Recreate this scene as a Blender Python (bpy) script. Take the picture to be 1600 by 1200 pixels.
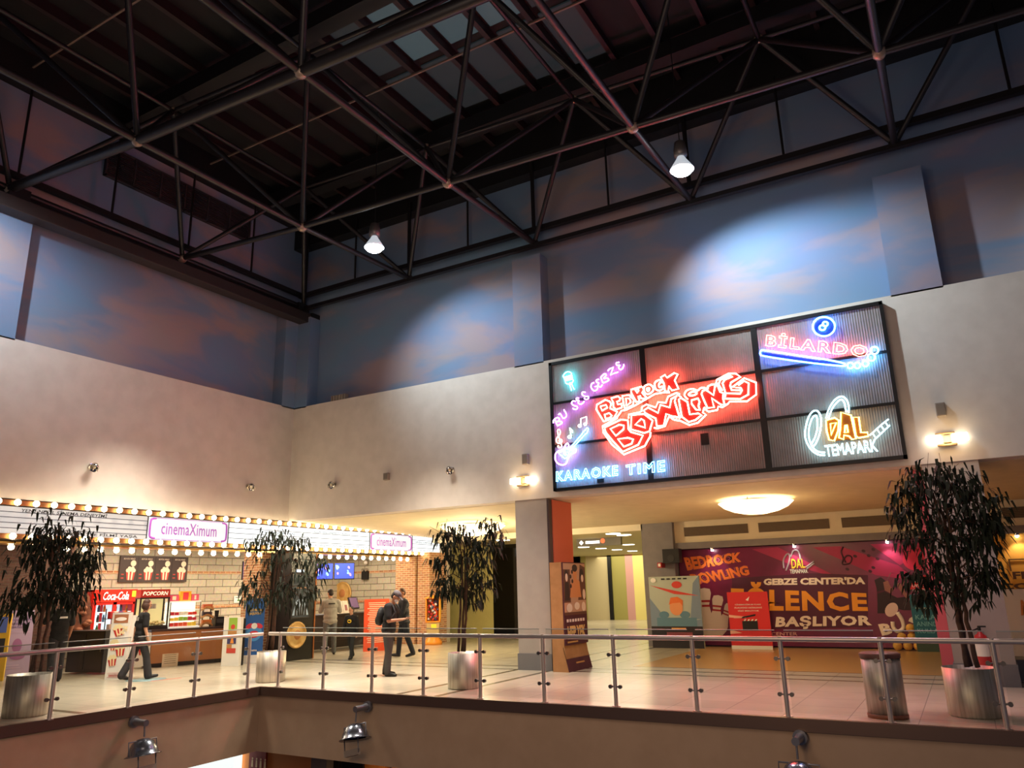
import bpy, bmesh, math, random
from mathutils import Vector, Matrix
from math import sin, cos, pi, radians as R_

for _o in list(bpy.data.objects):
    bpy.data.objects.remove(_o)
SC = bpy.context.scene
COL = SC.collection

# ------------------------------------------------------------------ camera
FPX, ZC = 1179.0, 1.70
YAW, PIT, ROL = R_(30.063), R_(15.157), R_(-1.423)
_f = Vector((-sin(YAW) * cos(PIT), cos(YAW) * cos(PIT), sin(PIT)))
_r = Vector((cos(YAW), sin(YAW), 0))
_u = _r.cross(_f)
CR = _r * cos(ROL) + _u * sin(ROL)
CU = _u * cos(ROL) - _r * sin(ROL)
CW = _f
CAM = Vector((0, 0, ZC))
cd = bpy.data.cameras.new('camera')
cam = bpy.data.objects.new('camera', cd)
COL.objects.link(cam)
cd.sensor_fit = 'HORIZONTAL'
cd.sensor_width = 36.0
cd.lens = FPX * 36.0 / 1600.0
cd.clip_end = 300
cam.matrix_world = Matrix(((CR.x, CU.x, -CW.x, 0), (CR.y, CU.y, -CW.y, 0), (CR.z, CU.z, -CW.z, ZC), (0, 0, 0, 1)))
SC.camera = cam

# ------------------------------------------------------------------ world, exposure
w = bpy.data.worlds.new('world')
SC.world = w
w.use_nodes = True
w.node_tree.nodes['Background'].inputs[0].default_value = (0.66, 0.64, 0.92, 1)
w.node_tree.nodes['Background'].inputs[1].default_value = 0.075
vs = SC.view_settings
vs.view_transform = 'Standard'
vs.look = 'None'
vs.exposure = 0.0
vs.gamma = 1.0
vs.use_curve_mapping = False


def srgb(c):
    if isinstance(c, str):
        c = c.lstrip('#')
        c = [int(c[i:i + 2], 16) for i in (0, 2, 4)]
    out = []
    for x in c[:3]:
        x = x / 255.0
        out.append(x / 12.92 if x <= 0.04045 else ((x + 0.055) / 1.055) ** 2.4)
    return tuple(out)


def light(kind, name, loc, energy, col=(255, 255, 255), target=None, size=0.3, spot=120, blend=0.5, sy=None):
    d = bpy.data.lights.new(name, kind)
    d.energy = energy
    d.color = srgb(col)
    if kind == 'AREA':
        d.size = size
        if sy:
            d.shape = 'RECTANGLE'
            d.size_y = sy
    elif kind in ('POINT', 'SPOT'):
        d.shadow_soft_size = size
    if kind == 'SPOT':
        d.spot_size = R_(spot)
        d.spot_blend = blend
    o = bpy.data.objects.new(name, d)
    o.location = loc
    if target is not None:
        dv = Vector(target) - Vector(loc)
        o.rotation_euler = dv.to_track_quat('-Z', 'Y').to_euler()
    COL.objects.link(o)
    return o


# high-bay lamps under the roof; unseen fill lights added for hall and walkway
COOL = (224, 244, 255)
for loc, en, tg, sx in (((-3.4, 12.75, 9.30), 1250, (-2.1, 15.4, 7.35), 1.8), ((-10.65, 12.2, 9.30), 760, (-9.7, 15.4, 7.2), 1.6), ((-13.2, 4.9, 9.2), 1000, (-15.9, 6.0, 7.9), 1.6), ((3.9, 12.9, 9.2), 520, (4.3, 15.4, 7.4), 1.6)):
    _l = light('SPOT', 'highbay_light', loc, en, COOL, tg, .10, 74, 1.0)
    _l.scale = (sx, 1, 1)
light('AREA', 'hall_fill', (-5.0, 3.0, 6.5), 122, (255, 226, 202), (-9.5, 14.5, 3.0), 3.0)  # added fill without a fixture, lifts the fascia walls and slab edge
light('AREA', 'hall_fill', (0.5, 6.0, 6.3), 34, (255, 222, 206), (-2.5, 15.0, 4.0), 2.0)
light('AREA', 'hall_fill', (-3.0, 0.5, 2.8), 190, (255, 212, 170), (-9.0, 11.0, -0.9), 2.0)
for x, y, en, c_ in ((-10.6, 12.7, 270, (255, 242, 222)), (-14.0, 10.0, 230, (255, 242, 222)), (-5.5, 12.7, 95, (255, 222, 218)), (-1.0, 12.7, 62, (255, 216, 216))):  # overhead fill added to brighten the floor, no lamps hang here
    _l = light('AREA', 'walkway_fill', (x, y, 6.4), en, c_, (x, y, 0), 1.2)
    _l.data.spread = R_(95)
# corridor ceiling and cinema lobby
light('POINT', 'bowl_light', (-4.0, 18.0, 3.05), 80, (255, 206, 140), None, .3)
light('POINT', 'bowl_light', (-12.2, 18.6, 3.0), 480, (255, 232, 184), None, .3)
light('AREA', 'lobby_light', (-18.6, 13.2, 3.25), 260, (255, 232, 200), (-18.6, 13.2, 0), 1.6, sy=4.5)
light('AREA', 'lobby_light', (-18.2, 18.8, 3.25), 280, (255, 232, 200), (-18.2, 18.8, 0), 1.6, sy=3.5)
light('AREA', 'passage_light', (-11.5, 27.0, 3.2), 120, (255, 242, 206), (-11.5, 27.0, 0), 3.0, sy=5.0)
light('AREA', 'passage_light', (-15.0, 35.0, 3.2), 230, (255, 242, 206), (-15.0, 35.0, 0), 4.0, sy=6.0)
light('AREA', 'lower_floor_light', (-9.5, 12.6, -1.35), 30, (255, 200, 130), (-9.5, 12.6, -4), 3.0, sy=1.0)

# ------------------------------------------------------------------ mesh tools
ORG = {}


def tag(o, label=None, cat=None, group=None, kind=None):
    if label: o['label'] = label
    if cat: o['category'] = cat
    if group: o['group'] = group
    if kind: o['kind'] = kind
    return o


def thing(name, label, cat, loc, group=None):
    o = bpy.data.objects.new(name, None)
    o.empty_display_size = .1
    o.location = loc
    COL.objects.link(o)
    ORG[o] = Vector(loc)
    return tag(o, label, cat, group)


def link_mesh(me, name, mat, parent=None):
    o = bpy.data.objects.new(name, me)
    COL.objects.link(o)
    if mat is not None:
        me.materials.clear()
        for m in (mat if isinstance(mat, (list, tuple)) else [mat]):
            me.materials.append(m)
    if parent is not None:
        org = ORG[parent]
        me.transform(Matrix.Translation(-org))
        o.parent = parent
        ORG[o] = org
    else:
        ORG[o] = Vector((0, 0, 0))
    return o


class MB:
    """collects shapes in world space and links them as one mesh object"""

    def __init__(s, T=None):
        s.v, s.f, s.mi, s.sm = [], [], [], []
        s.T = T or Matrix.Identity(4)
        s.m = 0

    def add(s, vs, fs, smooth=False):
        b = len(s.v)
        s.v += [s.T @ Vector(p) for p in vs]
        s.f += [tuple(i + b for i in f) for f in fs]
        s.mi += [s.m] * len(fs)
        s.sm += [smooth] * len(fs)
        return s

    def box(s, x0, x1, y0, y1, z0, z1):
        v = [(x, y, z) for z in (z0, z1) for y in (y0, y1) for x in (x0, x1)]
        return s.add(v, [(0, 2, 3, 1), (4, 5, 7, 6), (0, 1, 5, 4), (2, 6, 7, 3), (0, 4, 6, 2), (1, 3, 7, 5)])

    def bbox(s, x0, x1, y0, y1, z0, z1, b=.01):
        """box with chamfered edges"""
        bm = bmesh.new()
        bmesh.ops.create_cube(bm, size=1)
        for v in bm.verts:
            v.co = Vector(((x0 + x1) / 2 + v.co.x * (x1 - x0), (y0 + y1) / 2 + v.co.y * (y1 - y0), (z0 + z1) / 2 + v.co.z * (z1 - z0)))
        bmesh.ops.bevel(bm, geom=bm.edges[:], offset=b, segments=2, affect='EDGES', profile=.5)
        bm.verts.index_update()
        vs = [v.co.copy() for v in bm.verts]
        fs = [[v.index for v in f.verts] for f in bm.faces]
        bm.free()
        return s.add(vs, fs)

    def prism(s, poly, d, n=None):
        """poly: 3-D points of a planar face, extruded by vector d"""
        k = len(poly)
        a = [Vector(p) for p in poly]
        d = Vector(d)
        v = a + [p + d for p in a]
        fs = [tuple(range(k))[::-1], tuple(range(k, 2 * k))]
        fs += [(i, (i + 1) % k, k + (i + 1) % k, k + i) for i in range(k)]
        return s.add(v, fs)

    def quad(s, a, b, c, d):
        return s.add([a, b, c, d], [(0, 1, 2, 3)])

    def cyl(s, p, q, r1, r2=None, n=12, caps=True, smooth=True):
        p, q = Vector(p), Vector(q)
        r2 = r1 if r2 is None else r2
        d = (q - p).normalized()
        a = d.orthogonal().normalized()
        b = d.cross(a)
        v = [p + (a * cos(2 * pi * i / n) + b * sin(2 * pi * i / n)) * r1 for i in range(n)]
        v += [q + (a * cos(2 * pi * i / n) + b * sin(2 * pi * i / n)) * r2 for i in range(n)]
        s.add(v, [(i, (i + 1) % n, n + (i + 1) % n, n + i) for i in range(n)], smooth)
        if caps:
            s.add(v[:n], [tuple(range(n))[::-1]])
            s.add(v[n:], [tuple(range(n))])
        return s

    def lathe(s, c, prof, n=24, smooth=True, sx=1, sy=1, axis=None):
        """prof: (radius, height) rows about the vertical (or given) axis through c"""
        c = Vector(c)
        ax = Vector(axis).normalized() if axis else Vector((0, 0, 1))
        if axis:
            a = ax.orthogonal().normalized()
            b = ax.cross(a)
        else:
            a, b = Vector((1, 0, 0)), Vector((0, 1, 0))
        v = []
        for r, h in prof:
            for i in range(n):
                t = 2 * pi * i / n
                v.append(c + a * (r * cos(t) * sx) + b * (r * sin(t) * sy) + ax * h)
        fs = []
        for k in range(len(prof) - 1):
            for i in range(n):
                j = (i + 1) % n
                fs.append((k * n + i, k * n + j, (k + 1) * n + j, (k + 1) * n + i))
        s.add(v, fs, smooth)
        return s

    def ball(s, c, r, n=12, rx=1, ry=1, rz=1, M=None):
        c = Vector(c)
        v, fs = [], []
        h = max(4, n // 2)
        for k in range(h + 1):
            t = pi * k / h
            for i in range(n):
                p = 2 * pi * i / n
                q = Vector((rx * r * sin(t) * cos(p), ry * r * sin(t) * sin(p), rz * r * cos(t)))
                if M is not None: q = M @ q
                v.append(c + q)
        for k in range(h):
            for i in range(n):
                j = (i + 1) % n
                fs.append((k * n + i, (k + 1) * n + i, (k + 1) * n + j, k * n + j))
        return s.add(v, fs, True)

    def tube(s, pts, r, closed=False, n=6, smooth=True):
        P = [Vector(p) for p in pts]
        P = [p for i, p in enumerate(P) if i == 0 or (p - P[i - 1]).length > 1e-5]
        if closed and (P[0] - P[-1]).length < 1e-5: P.pop()
        k = len(P)
        if k < 2: return s
        v = []
        ref = None
        for i in range(k):
            a = P[i - 1] if (i or closed) else P[i]
            b = P[(i + 1) % k] if (i < k - 1 or closed) else P[i]
            d = b - a
            if d.length < 1e-9: d = P[(i + 1) % k] - P[i]
            d.normalize()
            if ref is None: ref = d.orthogonal().normalized()
            e = ref - d * ref.dot(d)
            if e.length < 1e-4: e = d.orthogonal()
            e.normalize(); ref = e
            g = d.cross(e)
            v += [P[i] + (e * cos(2 * pi * j / n) + g * sin(2 * pi * j / n)) * (r[i] if isinstance(r, (list, tuple)) else r) for j in range(n)]
        fs = []
        for i in range(k if closed else k - 1):
            i2 = (i + 1) % k
            for j in range(n):
                j2 = (j + 1) % n
                fs.append((i * n + j, i * n + j2, i2 * n + j2, i2 * n + j))
        if not closed:
            fs.append(tuple(range(n))[::-1])
            fs.append(tuple(range((k - 1) * n, k * n)))
        return s.add(v, fs, smooth)

    def mesh(s, name):
        me = bpy.data.meshes.new(name)
        me.from_pydata([tuple(p) for p in s.v], [], s.f)
        me.polygons.foreach_set('material_index', s.mi)
        me.polygons.foreach_set('use_smooth', s.sm)
        me.update()
        return me

    def build(s, name, mat, parent=None, fix=False):
        me = s.mesh(name)
        if fix:
            bm = bmesh.new(); bm.from_mesh(me)
            bmesh.ops.recalc_face_normals(bm, faces=bm.faces[:])
            bm.to_mesh(me); bm.free()
        return link_mesh(me, name, mat, parent)


def struct(name, mb, mat):
    o = mb.build(name, mat, None, True)
    o['kind'] = 'structure'
    return o


def dup(root, off, label=None, group=None):
    """copy of a thing together with its parts and their parts"""
    c = root.copy(); COL.objects.link(c)
    c.location = Vector(root.location) + Vector(off)
    if label: c['label'] = label
    if group: c['group'] = group
    for ch in [o for o in bpy.data.objects if o.parent == root]:
        d = ch.copy(); COL.objects.link(d); d.parent = c
        for g in [o for o in bpy.data.objects if o.parent == ch]:
            e = g.copy(); COL.objects.link(e); e.parent = d
    ORG[c] = ORG[root] + Vector(off)
    return c


class Fr:
    """a plane in the hall: origin, across, up; n points out of its face"""

    def __init__(s, o, u, v):
        s.o, s.u, s.v = Vector(o), Vector(u).normalized(), Vector(v).normalized()
        s.n = s.u.cross(s.v).normalized()

    def P(s, a, b, c=0.0):
        return s.o + s.u * a + s.v * b + s.n * c

    def px(s, x, y):
        d = CW + CR * ((x - 800) / FPX) - CU * ((y - 600) / FPX)
        t = (s.o - CAM).dot(s.n) / d.dot(s.n)
        p = CAM + d * t - s.o
        return p.dot(s.u), p.dot(s.v)

    def mat(s, c=0.0):
        o = s.o + s.n * c
        return Matrix(((s.u.x, s.v.x, s.n.x, o.x), (s.u.y, s.v.y, s.n.y, o.y), (s.u.z, s.v.z, s.n.z, o.z), (0, 0, 0, 1)))


def ycoord(Y):   # plane facing the viewer, across = +X
    return Fr((0, Y, 0), (1, 0, 0), (0, 0, 1))


def xcoord(X):   # plane facing +X, across = +Y
    return Fr((X, 0, 0), (0, 1, 0), (0, 0, 1))


FLOORP = Fr((0, 0, 0), (1, 0, 0), (0, 1, 0))


def ground(x, y):
    a, b = FLOORP.px(x, y)
    return Vector((a, b, 0))


def shapes(name, fr, polys, mat, parent, c=.004, t=.003):
    """flat printed shapes: polygons in plane coordinates, a few mm thick"""
    m = MB()
    for k, p in enumerate(polys):
        m.prism([fr.P(a, b, c + .0003 * k) for a, b in p], fr.n * t)
    return m.build(name, mat, parent, True)


def ell(cx, cy, rx, ry=None, n=20, rot=0, a0=0, a1=2 * pi):
    ry = rx if ry is None else ry
    out = []
    full = abs(a1 - a0 - 2 * pi) < 1e-6
    k = n if full else n + 1
    for i in range(k):
        t = a0 + (a1 - a0) * i / n
        x, y = rx * cos(t), ry * sin(t)
        out.append((cx + x * cos(rot) - y * sin(rot), cy + x * sin(rot) + y * cos(rot)))
    return out


def rect(a0, a1, b0, b1):
    return [(a0, b0), (a1, b0), (a1, b1), (a0, b1)]


_tc = {}


def text_mesh(body, bold=0.0, outline=None, shear=0.0, ext=.5, res=2, spacing=1.0, fixw=None):
    key = (body, bold, outline, shear, ext, res, spacing)
    if key in _tc: return _tc[key].copy()
    cu = bpy.data.curves.new('lettering', 'FONT')
    cu.body = body
    cu.size = 1
    cu.shear = shear
    cu.resolution_u = res
    cu.space_character = spacing
    cu.align_x = 'LEFT'
    if outline:
        cu.fill_mode = 'NONE'
        cu.bevel_depth = outline
        cu.bevel_resolution = 1
        cu.offset = bold
    else:
        cu.offset = bold
        cu.extrude = .01
    o = bpy.data.objects.new('lettering', cu)
    COL.objects.link(o)
    dg = bpy.context.evaluated_depsgraph_get()
    me = bpy.data.meshes.new_from_object(o.evaluated_get(dg))
    bpy.data.objects.remove(o)
    bpy.data.curves.remove(cu)
    _tc[key] = me
    return me.copy()


def text(name, body, fr, quad, mat, parent, c=.006, t=.003, bold=0.0, outline=None, shear=0.0, spacing=1.0, smooth=False):
    """lettering fitted into a quad (bl, br, tr, tl) of plane coordinates"""
    me = text_mesh(body, bold, outline, shear, spacing=spacing)
    xs = [v.co.x for v in me.vertices]; ys = [v.co.y for v in me.vertices]; zs = [v.co.z for v in me.vertices]
    x0, x1, y0, y1 = min(xs), max(xs), min(ys), max(ys)
    zr = max(max(zs) - min(zs), 1e-6)
    zm = min(zs)
    bl, br, tr, tl = [Vector(q).to_2d() if len(q) == 2 else Vector(q[:2]) for q in quad]
    hh = ((tl - bl).length + (tr - br).length) / 2
    zk = (hh / (y1 - y0)) if outline else (t / zr)
    for v in me.vertices:
        a = (v.co.x - x0) / (x1 - x0); b = (v.co.y - y0) / (y1 - y0)
        q = (bl * (1 - a) + br * a) * (1 - b) + (tl * (1 - a) + tr * a) * b
        v.co = fr.P(q.x, q.y, c + (v.co.z - zm) * zk)
    if outline:
        for p in me.polygons: p.use_smooth = True
    me.update()
    return link_mesh(me, name, mat, parent)


def tbox(a0, a1, b0, b1):
    return [(a0, b0), (a1, b0), (a1, b1), (a0, b1)]


def cr_spline(P, closed=False, k=4):
    """Catmull-Rom through 2-D points"""
    n = len(P)
    out = []
    for i in range(n if closed else n - 1):
        p0 = P[(i - 1) % n] if (closed or i > 0) else P[i]
        p1, p2 = P[i], P[(i + 1) % n]
        p3 = P[(i + 2) % n] if (closed or i + 2 < n) else p2
        for j in range(k):
            t = j / k
            out.append(tuple(.5 * ((2 * p1[d]) + (-p0[d] + p2[d]) * t + (2 * p0[d] - 5 * p1[d] + 4 * p2[d] - p3[d]) * t * t + (-p0[d] + 3 * p1[d] - 3 * p2[d] + p3[d]) * t ** 3) for d in (0, 1)))
    if not closed: out.append(tuple(P[-1]))
    return out


# ------------------------------------------------------------------ materials
_mats = {}


def M(name, col=(128, 128, 128), rough=.6, metal=0.0, emit=0.0, ecol=None, trans=0.0, ior=1.45, spec=None, coat=0):
    if name in _mats: return _mats[name]
    m = bpy.data.materials.new(name)
    m.use_nodes = True
    b = m.node_tree.nodes['Principled BSDF']
    b.inputs['Base Color'].default_value = (*srgb(col), 1)
    b.inputs['Roughness'].default_value = rough
    b.inputs['Metallic'].default_value = metal
    if spec is not None: b.inputs['Specular IOR Level'].default_value = spec
    if coat: b.inputs['Coat Weight'].default_value = coat
    if emit:
        b.inputs['Emission Color'].default_value = (*(ecol if ecol else srgb(col)), 1)
        b.inputs['Emission Strength'].default_value = emit
    if trans:
        b.inputs['Transmission Weight'].default_value = trans
        b.inputs['IOR'].default_value = ior
    _mats[name] = m
    return m


def nodes(name, **kw):
    m = M(name, **kw)
    nt = m.node_tree
    return m, nt, nt.nodes['Principled BSDF']


def nd(nt, typ, **props):
    n = nt.nodes.new(typ)
    for k, v in props.items():
        if k.startswith('i_'):
            key = k[2:]
            n.inputs[int(key) if key.isdigit() else key.replace('_', ' ')].default_value = v
        else:
            setattr(n, k, v)
    return n


def noise_mat(name, c1, c2, scale=8, rough=.6, metal=0, detail=4, sx=(1, 1, 1), bump=0, spec=None, lo=.35, hi=.65):
    """two paint tones mottled by noise in object space"""
    if name in _mats: return _mats[name]
    m, nt, b = nodes(name, col=c1, rough=rough, metal=metal, spec=spec)
    tc = nd(nt, 'ShaderNodeTexCoord')
    mp = nd(nt, 'ShaderNodeMapping')
    mp.inputs['Scale'].default_value = sx
    nz = nd(nt, 'ShaderNodeTexNoise', i_Scale=scale, i_Detail=detail)
    rp = nd(nt, 'ShaderNodeValToRGB')
    rp.color_ramp.elements[0].position = lo
    rp.color_ramp.elements[1].position = hi
    rp.color_ramp.elements[0].color = (*srgb(c1), 1)
    rp.color_ramp.elements[1].color = (*srgb(c2), 1)
    L = nt.links.new
    L(tc.outputs['Object'], mp.inputs[0]); L(mp.outputs[0], nz.inputs['Vector'])
    L(nz.outputs['Fac'], rp.inputs[0]); L(rp.outputs[0], b.inputs['Base Color'])
    if bump:
        bp = nd(nt, 'ShaderNodeBump', i_Strength=bump, i_Distance=.01)
        L(nz.outputs['Fac'], bp.inputs['Height']); L(bp.outputs[0], b.inputs['Normal'])
    return m


def brick_mat(name, c1, c2, mortar, bw, bh, ms, plane='x', rough=.8, off=.5, bump=.4):
    """bricks/blocks on a wall; plane 'x': wall facing X (uses y,z), 'y': facing Y (uses x,z), 'b': mix for columns"""
    if name in _mats: return _mats[name]
    m, nt, b = nodes(name, col=c1, rough=rough)
    L = nt.links.new
    tc = nd(nt, 'ShaderNodeTexCoord')
    sp = nd(nt, 'ShaderNodeSeparateXYZ')
    cb = nd(nt, 'ShaderNodeCombineXYZ')
    L(tc.outputs['Object'], sp.inputs[0])
    if plane == 'x': L(sp.outputs['Y'], cb.inputs['X'])
    elif plane == 'y': L(sp.outputs['X'], cb.inputs['X'])
    else:
        ad = nd(nt, 'ShaderNodeMath', operation='ADD')
        L(sp.outputs['X'], ad.inputs[0]); L(sp.outputs['Y'], ad.inputs[1]); L(ad.outputs[0], cb.inputs['X'])
    L(sp.outputs['Z'], cb.inputs['Y'])
    bt = nd(nt, 'ShaderNodeTexBrick', i_Scale=1.0, offset=off)
    bt.inputs['Color1'].default_value = (*srgb(c1), 1)
    bt.inputs['Color2'].default_value = (*srgb(c2), 1)
    bt.inputs['Mortar'].default_value = (*srgb(mortar), 1)
    bt.inputs['Brick Width'].default_value = bw
    bt.inputs['Row Height'].default_value = bh
    bt.inputs['Mortar Size'].default_value = ms
    L(cb.outputs[0], bt.inputs['Vector'])
    nz = nd(nt, 'ShaderNodeTexNoise', i_Scale=14, i_Detail=3)
    L(tc.outputs['Object'], nz.inputs['Vector'])
    mx = nd(nt, 'ShaderNodeMixRGB', blend_type='MULTIPLY')
    mx.inputs[0].default_value = .45
    L(bt.outputs['Color'], mx.inputs[1]); L(nz.outputs['Color'], mx.inputs[2])
    hs = nd(nt, 'ShaderNodeHueSaturation', i_Value=1.25, i_Saturation=.95)
    L(mx.outputs[0], hs.inputs['Color'])
    L(hs.outputs[0], b.inputs['Base Color'])
    bp = nd(nt, 'ShaderNodeBump', i_Strength=bump, i_Distance=.02)
    iv = nd(nt, 'ShaderNodeMath', operation='SUBTRACT'); iv.inputs[0].default_value = 1
    L(bt.outputs['Fac'], iv.inputs[1]); L(iv.outputs[0], bp.inputs['Height']); L(bp.outputs[0], b.inputs['Normal'])
    return m
# ------------------------------------------------------------------ surface materials
def floor_mat():
    m, nt, b = nodes('marble_floor', col=(206, 194, 172), rough=.22, spec=.4)
    L = nt.links.new
    tc = nd(nt, 'ShaderNodeTexCoord')
    sp = nd(nt, 'ShaderNodeSeparateXYZ'); L(tc.outputs['Object'], sp.inputs[0])
    bt = nd(nt, 'ShaderNodeTexBrick', i_Scale=1.0, offset=0.0)
    bt.inputs['Color1'].default_value = (*srgb((204, 193, 172)), 1)
    bt.inputs['Color2'].default_value = (*srgb((196, 184, 164)), 1)
    bt.inputs['Mortar'].default_value = (*srgb((158, 148, 134)), 1)
    bt.inputs['Brick Width'].default_value = .8
    bt.inputs['Row Height'].default_value = .8
    bt.inputs['Mortar Size'].default_value = .006
    L(tc.outputs['Object'], bt.inputs['Vector'])
    nz = nd(nt, 'ShaderNodeTexNoise', i_Scale=1.6, i_Detail=5, i_Distortion=.8)
    L(tc.outputs['Object'], nz.inputs['Vector'])
    mx = nd(nt, 'ShaderNodeMixRGB', blend_type='MULTIPLY'); mx.inputs[0].default_value = .25
    L(bt.outputs['Color'], mx.inputs[1]); L(nz.outputs['Fac'], mx.inputs[2])

    def band(sock, c, h):
        s = nd(nt, 'ShaderNodeMath', operation='SUBTRACT'); L(sock, s.inputs[0]); s.inputs[1].default_value = c
        a = nd(nt, 'ShaderNodeMath', operation='ABSOLUTE'); L(s.outputs[0], a.inputs[0])
        t = nd(nt, 'ShaderNodeMath', operation='LESS_THAN'); L(a.outputs[0], t.inputs[0]); t.inputs[1].default_value = h
        return t.outputs[0]

    def step(sock, c, op='GREATER_THAN'):
        t = nd(nt, 'ShaderNodeMath', operation=op); L(sock, t.inputs[0]); t.inputs[1].default_value = c
        return t.outputs[0]

    def comb(op, a, c):
        t = nd(nt, 'ShaderNodeMath', operation=op); L(a, t.inputs[0]); L(c, t.inputs[1])
        return t.outputs[0]
    X, Y = sp.outputs['X'], sp.outputs['Y']
    dark = comb('MAXIMUM', comb('MAXIMUM', band(X, -7.95, .06), band(X, -8.75, .06)), comb('MAXIMUM', band(Y, 15.08, .06), band(Y, 15.72, .06)))
    dark = comb('MAXIMUM', dark, comb('MULTIPLY', band(Y, 7.46, .07), step(X, -13.3)))
    dark = comb('MAXIMUM', dark, comb('MULTIPLY', band(Y, 16.35, .035), step(X, -6.6)))
    tan = comb('MULTIPLY', step(Y, 16.38), step(X, -6.6))
    m1 = nd(nt, 'ShaderNodeMixRGB'); L(tan, m1.inputs[0]); L(mx.outputs[0], m1.inputs[1]); m1.inputs[2].default_value = (*srgb((196, 152, 92)), 1)
    m2 = nd(nt, 'ShaderNodeMixRGB'); L(dark, m2.inputs[0]); L(m1.outputs[0], m2.inputs[1]); m2.inputs[2].default_value = (*srgb((98, 84, 64)), 1)
    L(m2.outputs[0], b.inputs['Base Color'])
    return m


def mural_mat():
    """wall painted as a dusk sky: blue ground, long pink and grey clouds"""
    m, nt, b = nodes('sky_mural_paint', col=(108, 124, 148), rough=.9, spec=.1)
    L = nt.links.new
    tc = nd(nt, 'ShaderNodeTexCoord')
    mp = nd(nt, 'ShaderNodeMapping'); mp.inputs['Scale'].default_value = (.22, .22, .55); mp.inputs['Rotation'].default_value = (0, .25, 0)
    L(tc.outputs['Object'], mp.inputs[0])
    n1 = nd(nt, 'ShaderNodeTexNoise', i_Scale=1.6, i_Detail=5, i_Roughness=.5, i_Distortion=.4)
    L(mp.outputs[0], n1.inputs['Vector'])
    r1 = nd(nt, 'ShaderNodeValToRGB')
    e = r1.color_ramp.elements
    e[0].position, e[0].color = .36, (*srgb((118, 144, 176)), 1)
    e[1].position, e[1].color = .62, (*srgb((164, 146, 150)), 1)
    k = e.new(.48); k.color = (*srgb((128, 142, 170)), 1)
    L(n1.outputs['Fac'], r1.inputs[0])
    n2 = nd(nt, 'ShaderNodeTexNoise', i_Scale=.55, i_Detail=2)
    L(tc.outputs['Object'], n2.inputs['Vector'])
    mx = nd(nt, 'ShaderNodeMixRGB', blend_type='MULTIPLY'); mx.inputs[0].default_value = .2
    L(r1.outputs[0], mx.inputs[1]); L(n2.outputs['Color'], mx.inputs[2])
    L(mx.outputs[0], b.inputs['Base Color'])
    return m


FLOOR_M = floor_mat()
MURAL = mural_mat()
PLASTER = noise_mat('white_plaster', (214, 204, 194), (206, 196, 186), 3, .85, spec=.2)
SOFFIT = noise_mat('cream_soffit_paint', (226, 212, 182), (220, 206, 176), 3, .85, spec=.2)
FASCIA = noise_mat('beige_slab_edge', (186, 160, 134), (180, 154, 128), 3, .8, spec=.2)
PILLAR = noise_mat('grey_pillar_paint', (168, 158, 150), (162, 152, 145), 3, .8, spec=.2)
PLINTH = M('dark_grey_plinth', (112, 110, 112), .5)
STEEL = noise_mat('brushed_steel', (206, 198, 184), (176, 168, 154), 30, .48, .8, sx=(1, 1, .05), detail=2)
STEELD = M('dark_steel', (120, 116, 112), .4, 1.0)
ROOFM = noise_mat('dark_roof_deck', (20, 22, 24), (13, 15, 17), 1.2, .8, sx=(4, .4, 1))
TRUSS = M('dark_truss_paint', (23, 20, 22), .45, spec=.5)
PURLIN = M('purlin_paint', (40, 24, 28), .5)
BLACK = M('black_paint', (18, 17, 18), .5)
BRICK = brick_mat('brown_brick', (190, 132, 84), (152, 98, 62), (206, 182, 146), .21, .07, .009, 'b')
DBRICK = brick_mat('dark_brick', (104, 66, 52), (84, 54, 44), (96, 76, 66), .21, .07, .008, 'b')
BLOCKX = brick_mat('stone_block_x', (186, 178, 158), (170, 162, 144), (110, 102, 88), .62, .22, .012, 'x')
BLOCKY = brick_mat('stone_block_y', (186, 178, 158), (170, 162, 144), (110, 102, 88), .62, .22, .012, 'y')
RED_P = M('terracotta_panel', (214, 104, 74), .6)
GREYST = noise_mat('grey_storefront', (128, 122, 122), (120, 114, 115), 4, .6)
YWALL = noise_mat('yellow_green_wall', (206, 196, 128), (198, 188, 120), 2, .6)
DGLASS = M('dark_shop_glass', (16, 15, 12), .06, spec=.6)
ORANGEW = M('orange_wall_paint', (226, 150, 84), .7)

# ------------------------------------------------------------------ the shell
YW, XW = 15.0, -15.9
m = MB()
m.prism([(-25, -3, -.14), (-11.95, -3, -.14), (-11.95, 10.8, -.14), (9, 10.8, -.14), (9, 46, -.14), (-25, 46, -.14)], (0, 0, .14))
struct('floor', m, FLOOR_M)
m = MB(); m.prism([(-12.4, -3, -1.12), (-11.98, -3, -1.12), (-11.98, 10.83, -1.12), (9, 10.83, -1.12), (9, 11.3, -1.12), (-12.4, 11.3, -1.12)], (0, 0, .97))
struct('wall_atrium', m, FASCIA)
m = MB(); m.prism([(-12.0, -3, -.14), (-11.93, -3, -.14), (-11.93, 10.78, -.14), (9, 10.78, -.14), (9, 10.86, -.14), (-12.0, 10.86, -.14)], (0, 0, .155))
struct('trim_1', m, M('bronze_edge_trim', (112, 92, 82), .42, .7))
m = MB(); m.box(-22, 9, 10.8, 26, -4.6, -4.5); m.box(-22, -11.9, -3, 10.8, -4.6, -4.5)
struct('floor_lower', m, M('lower_floor_tile', (150, 132, 108), .4))

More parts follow.
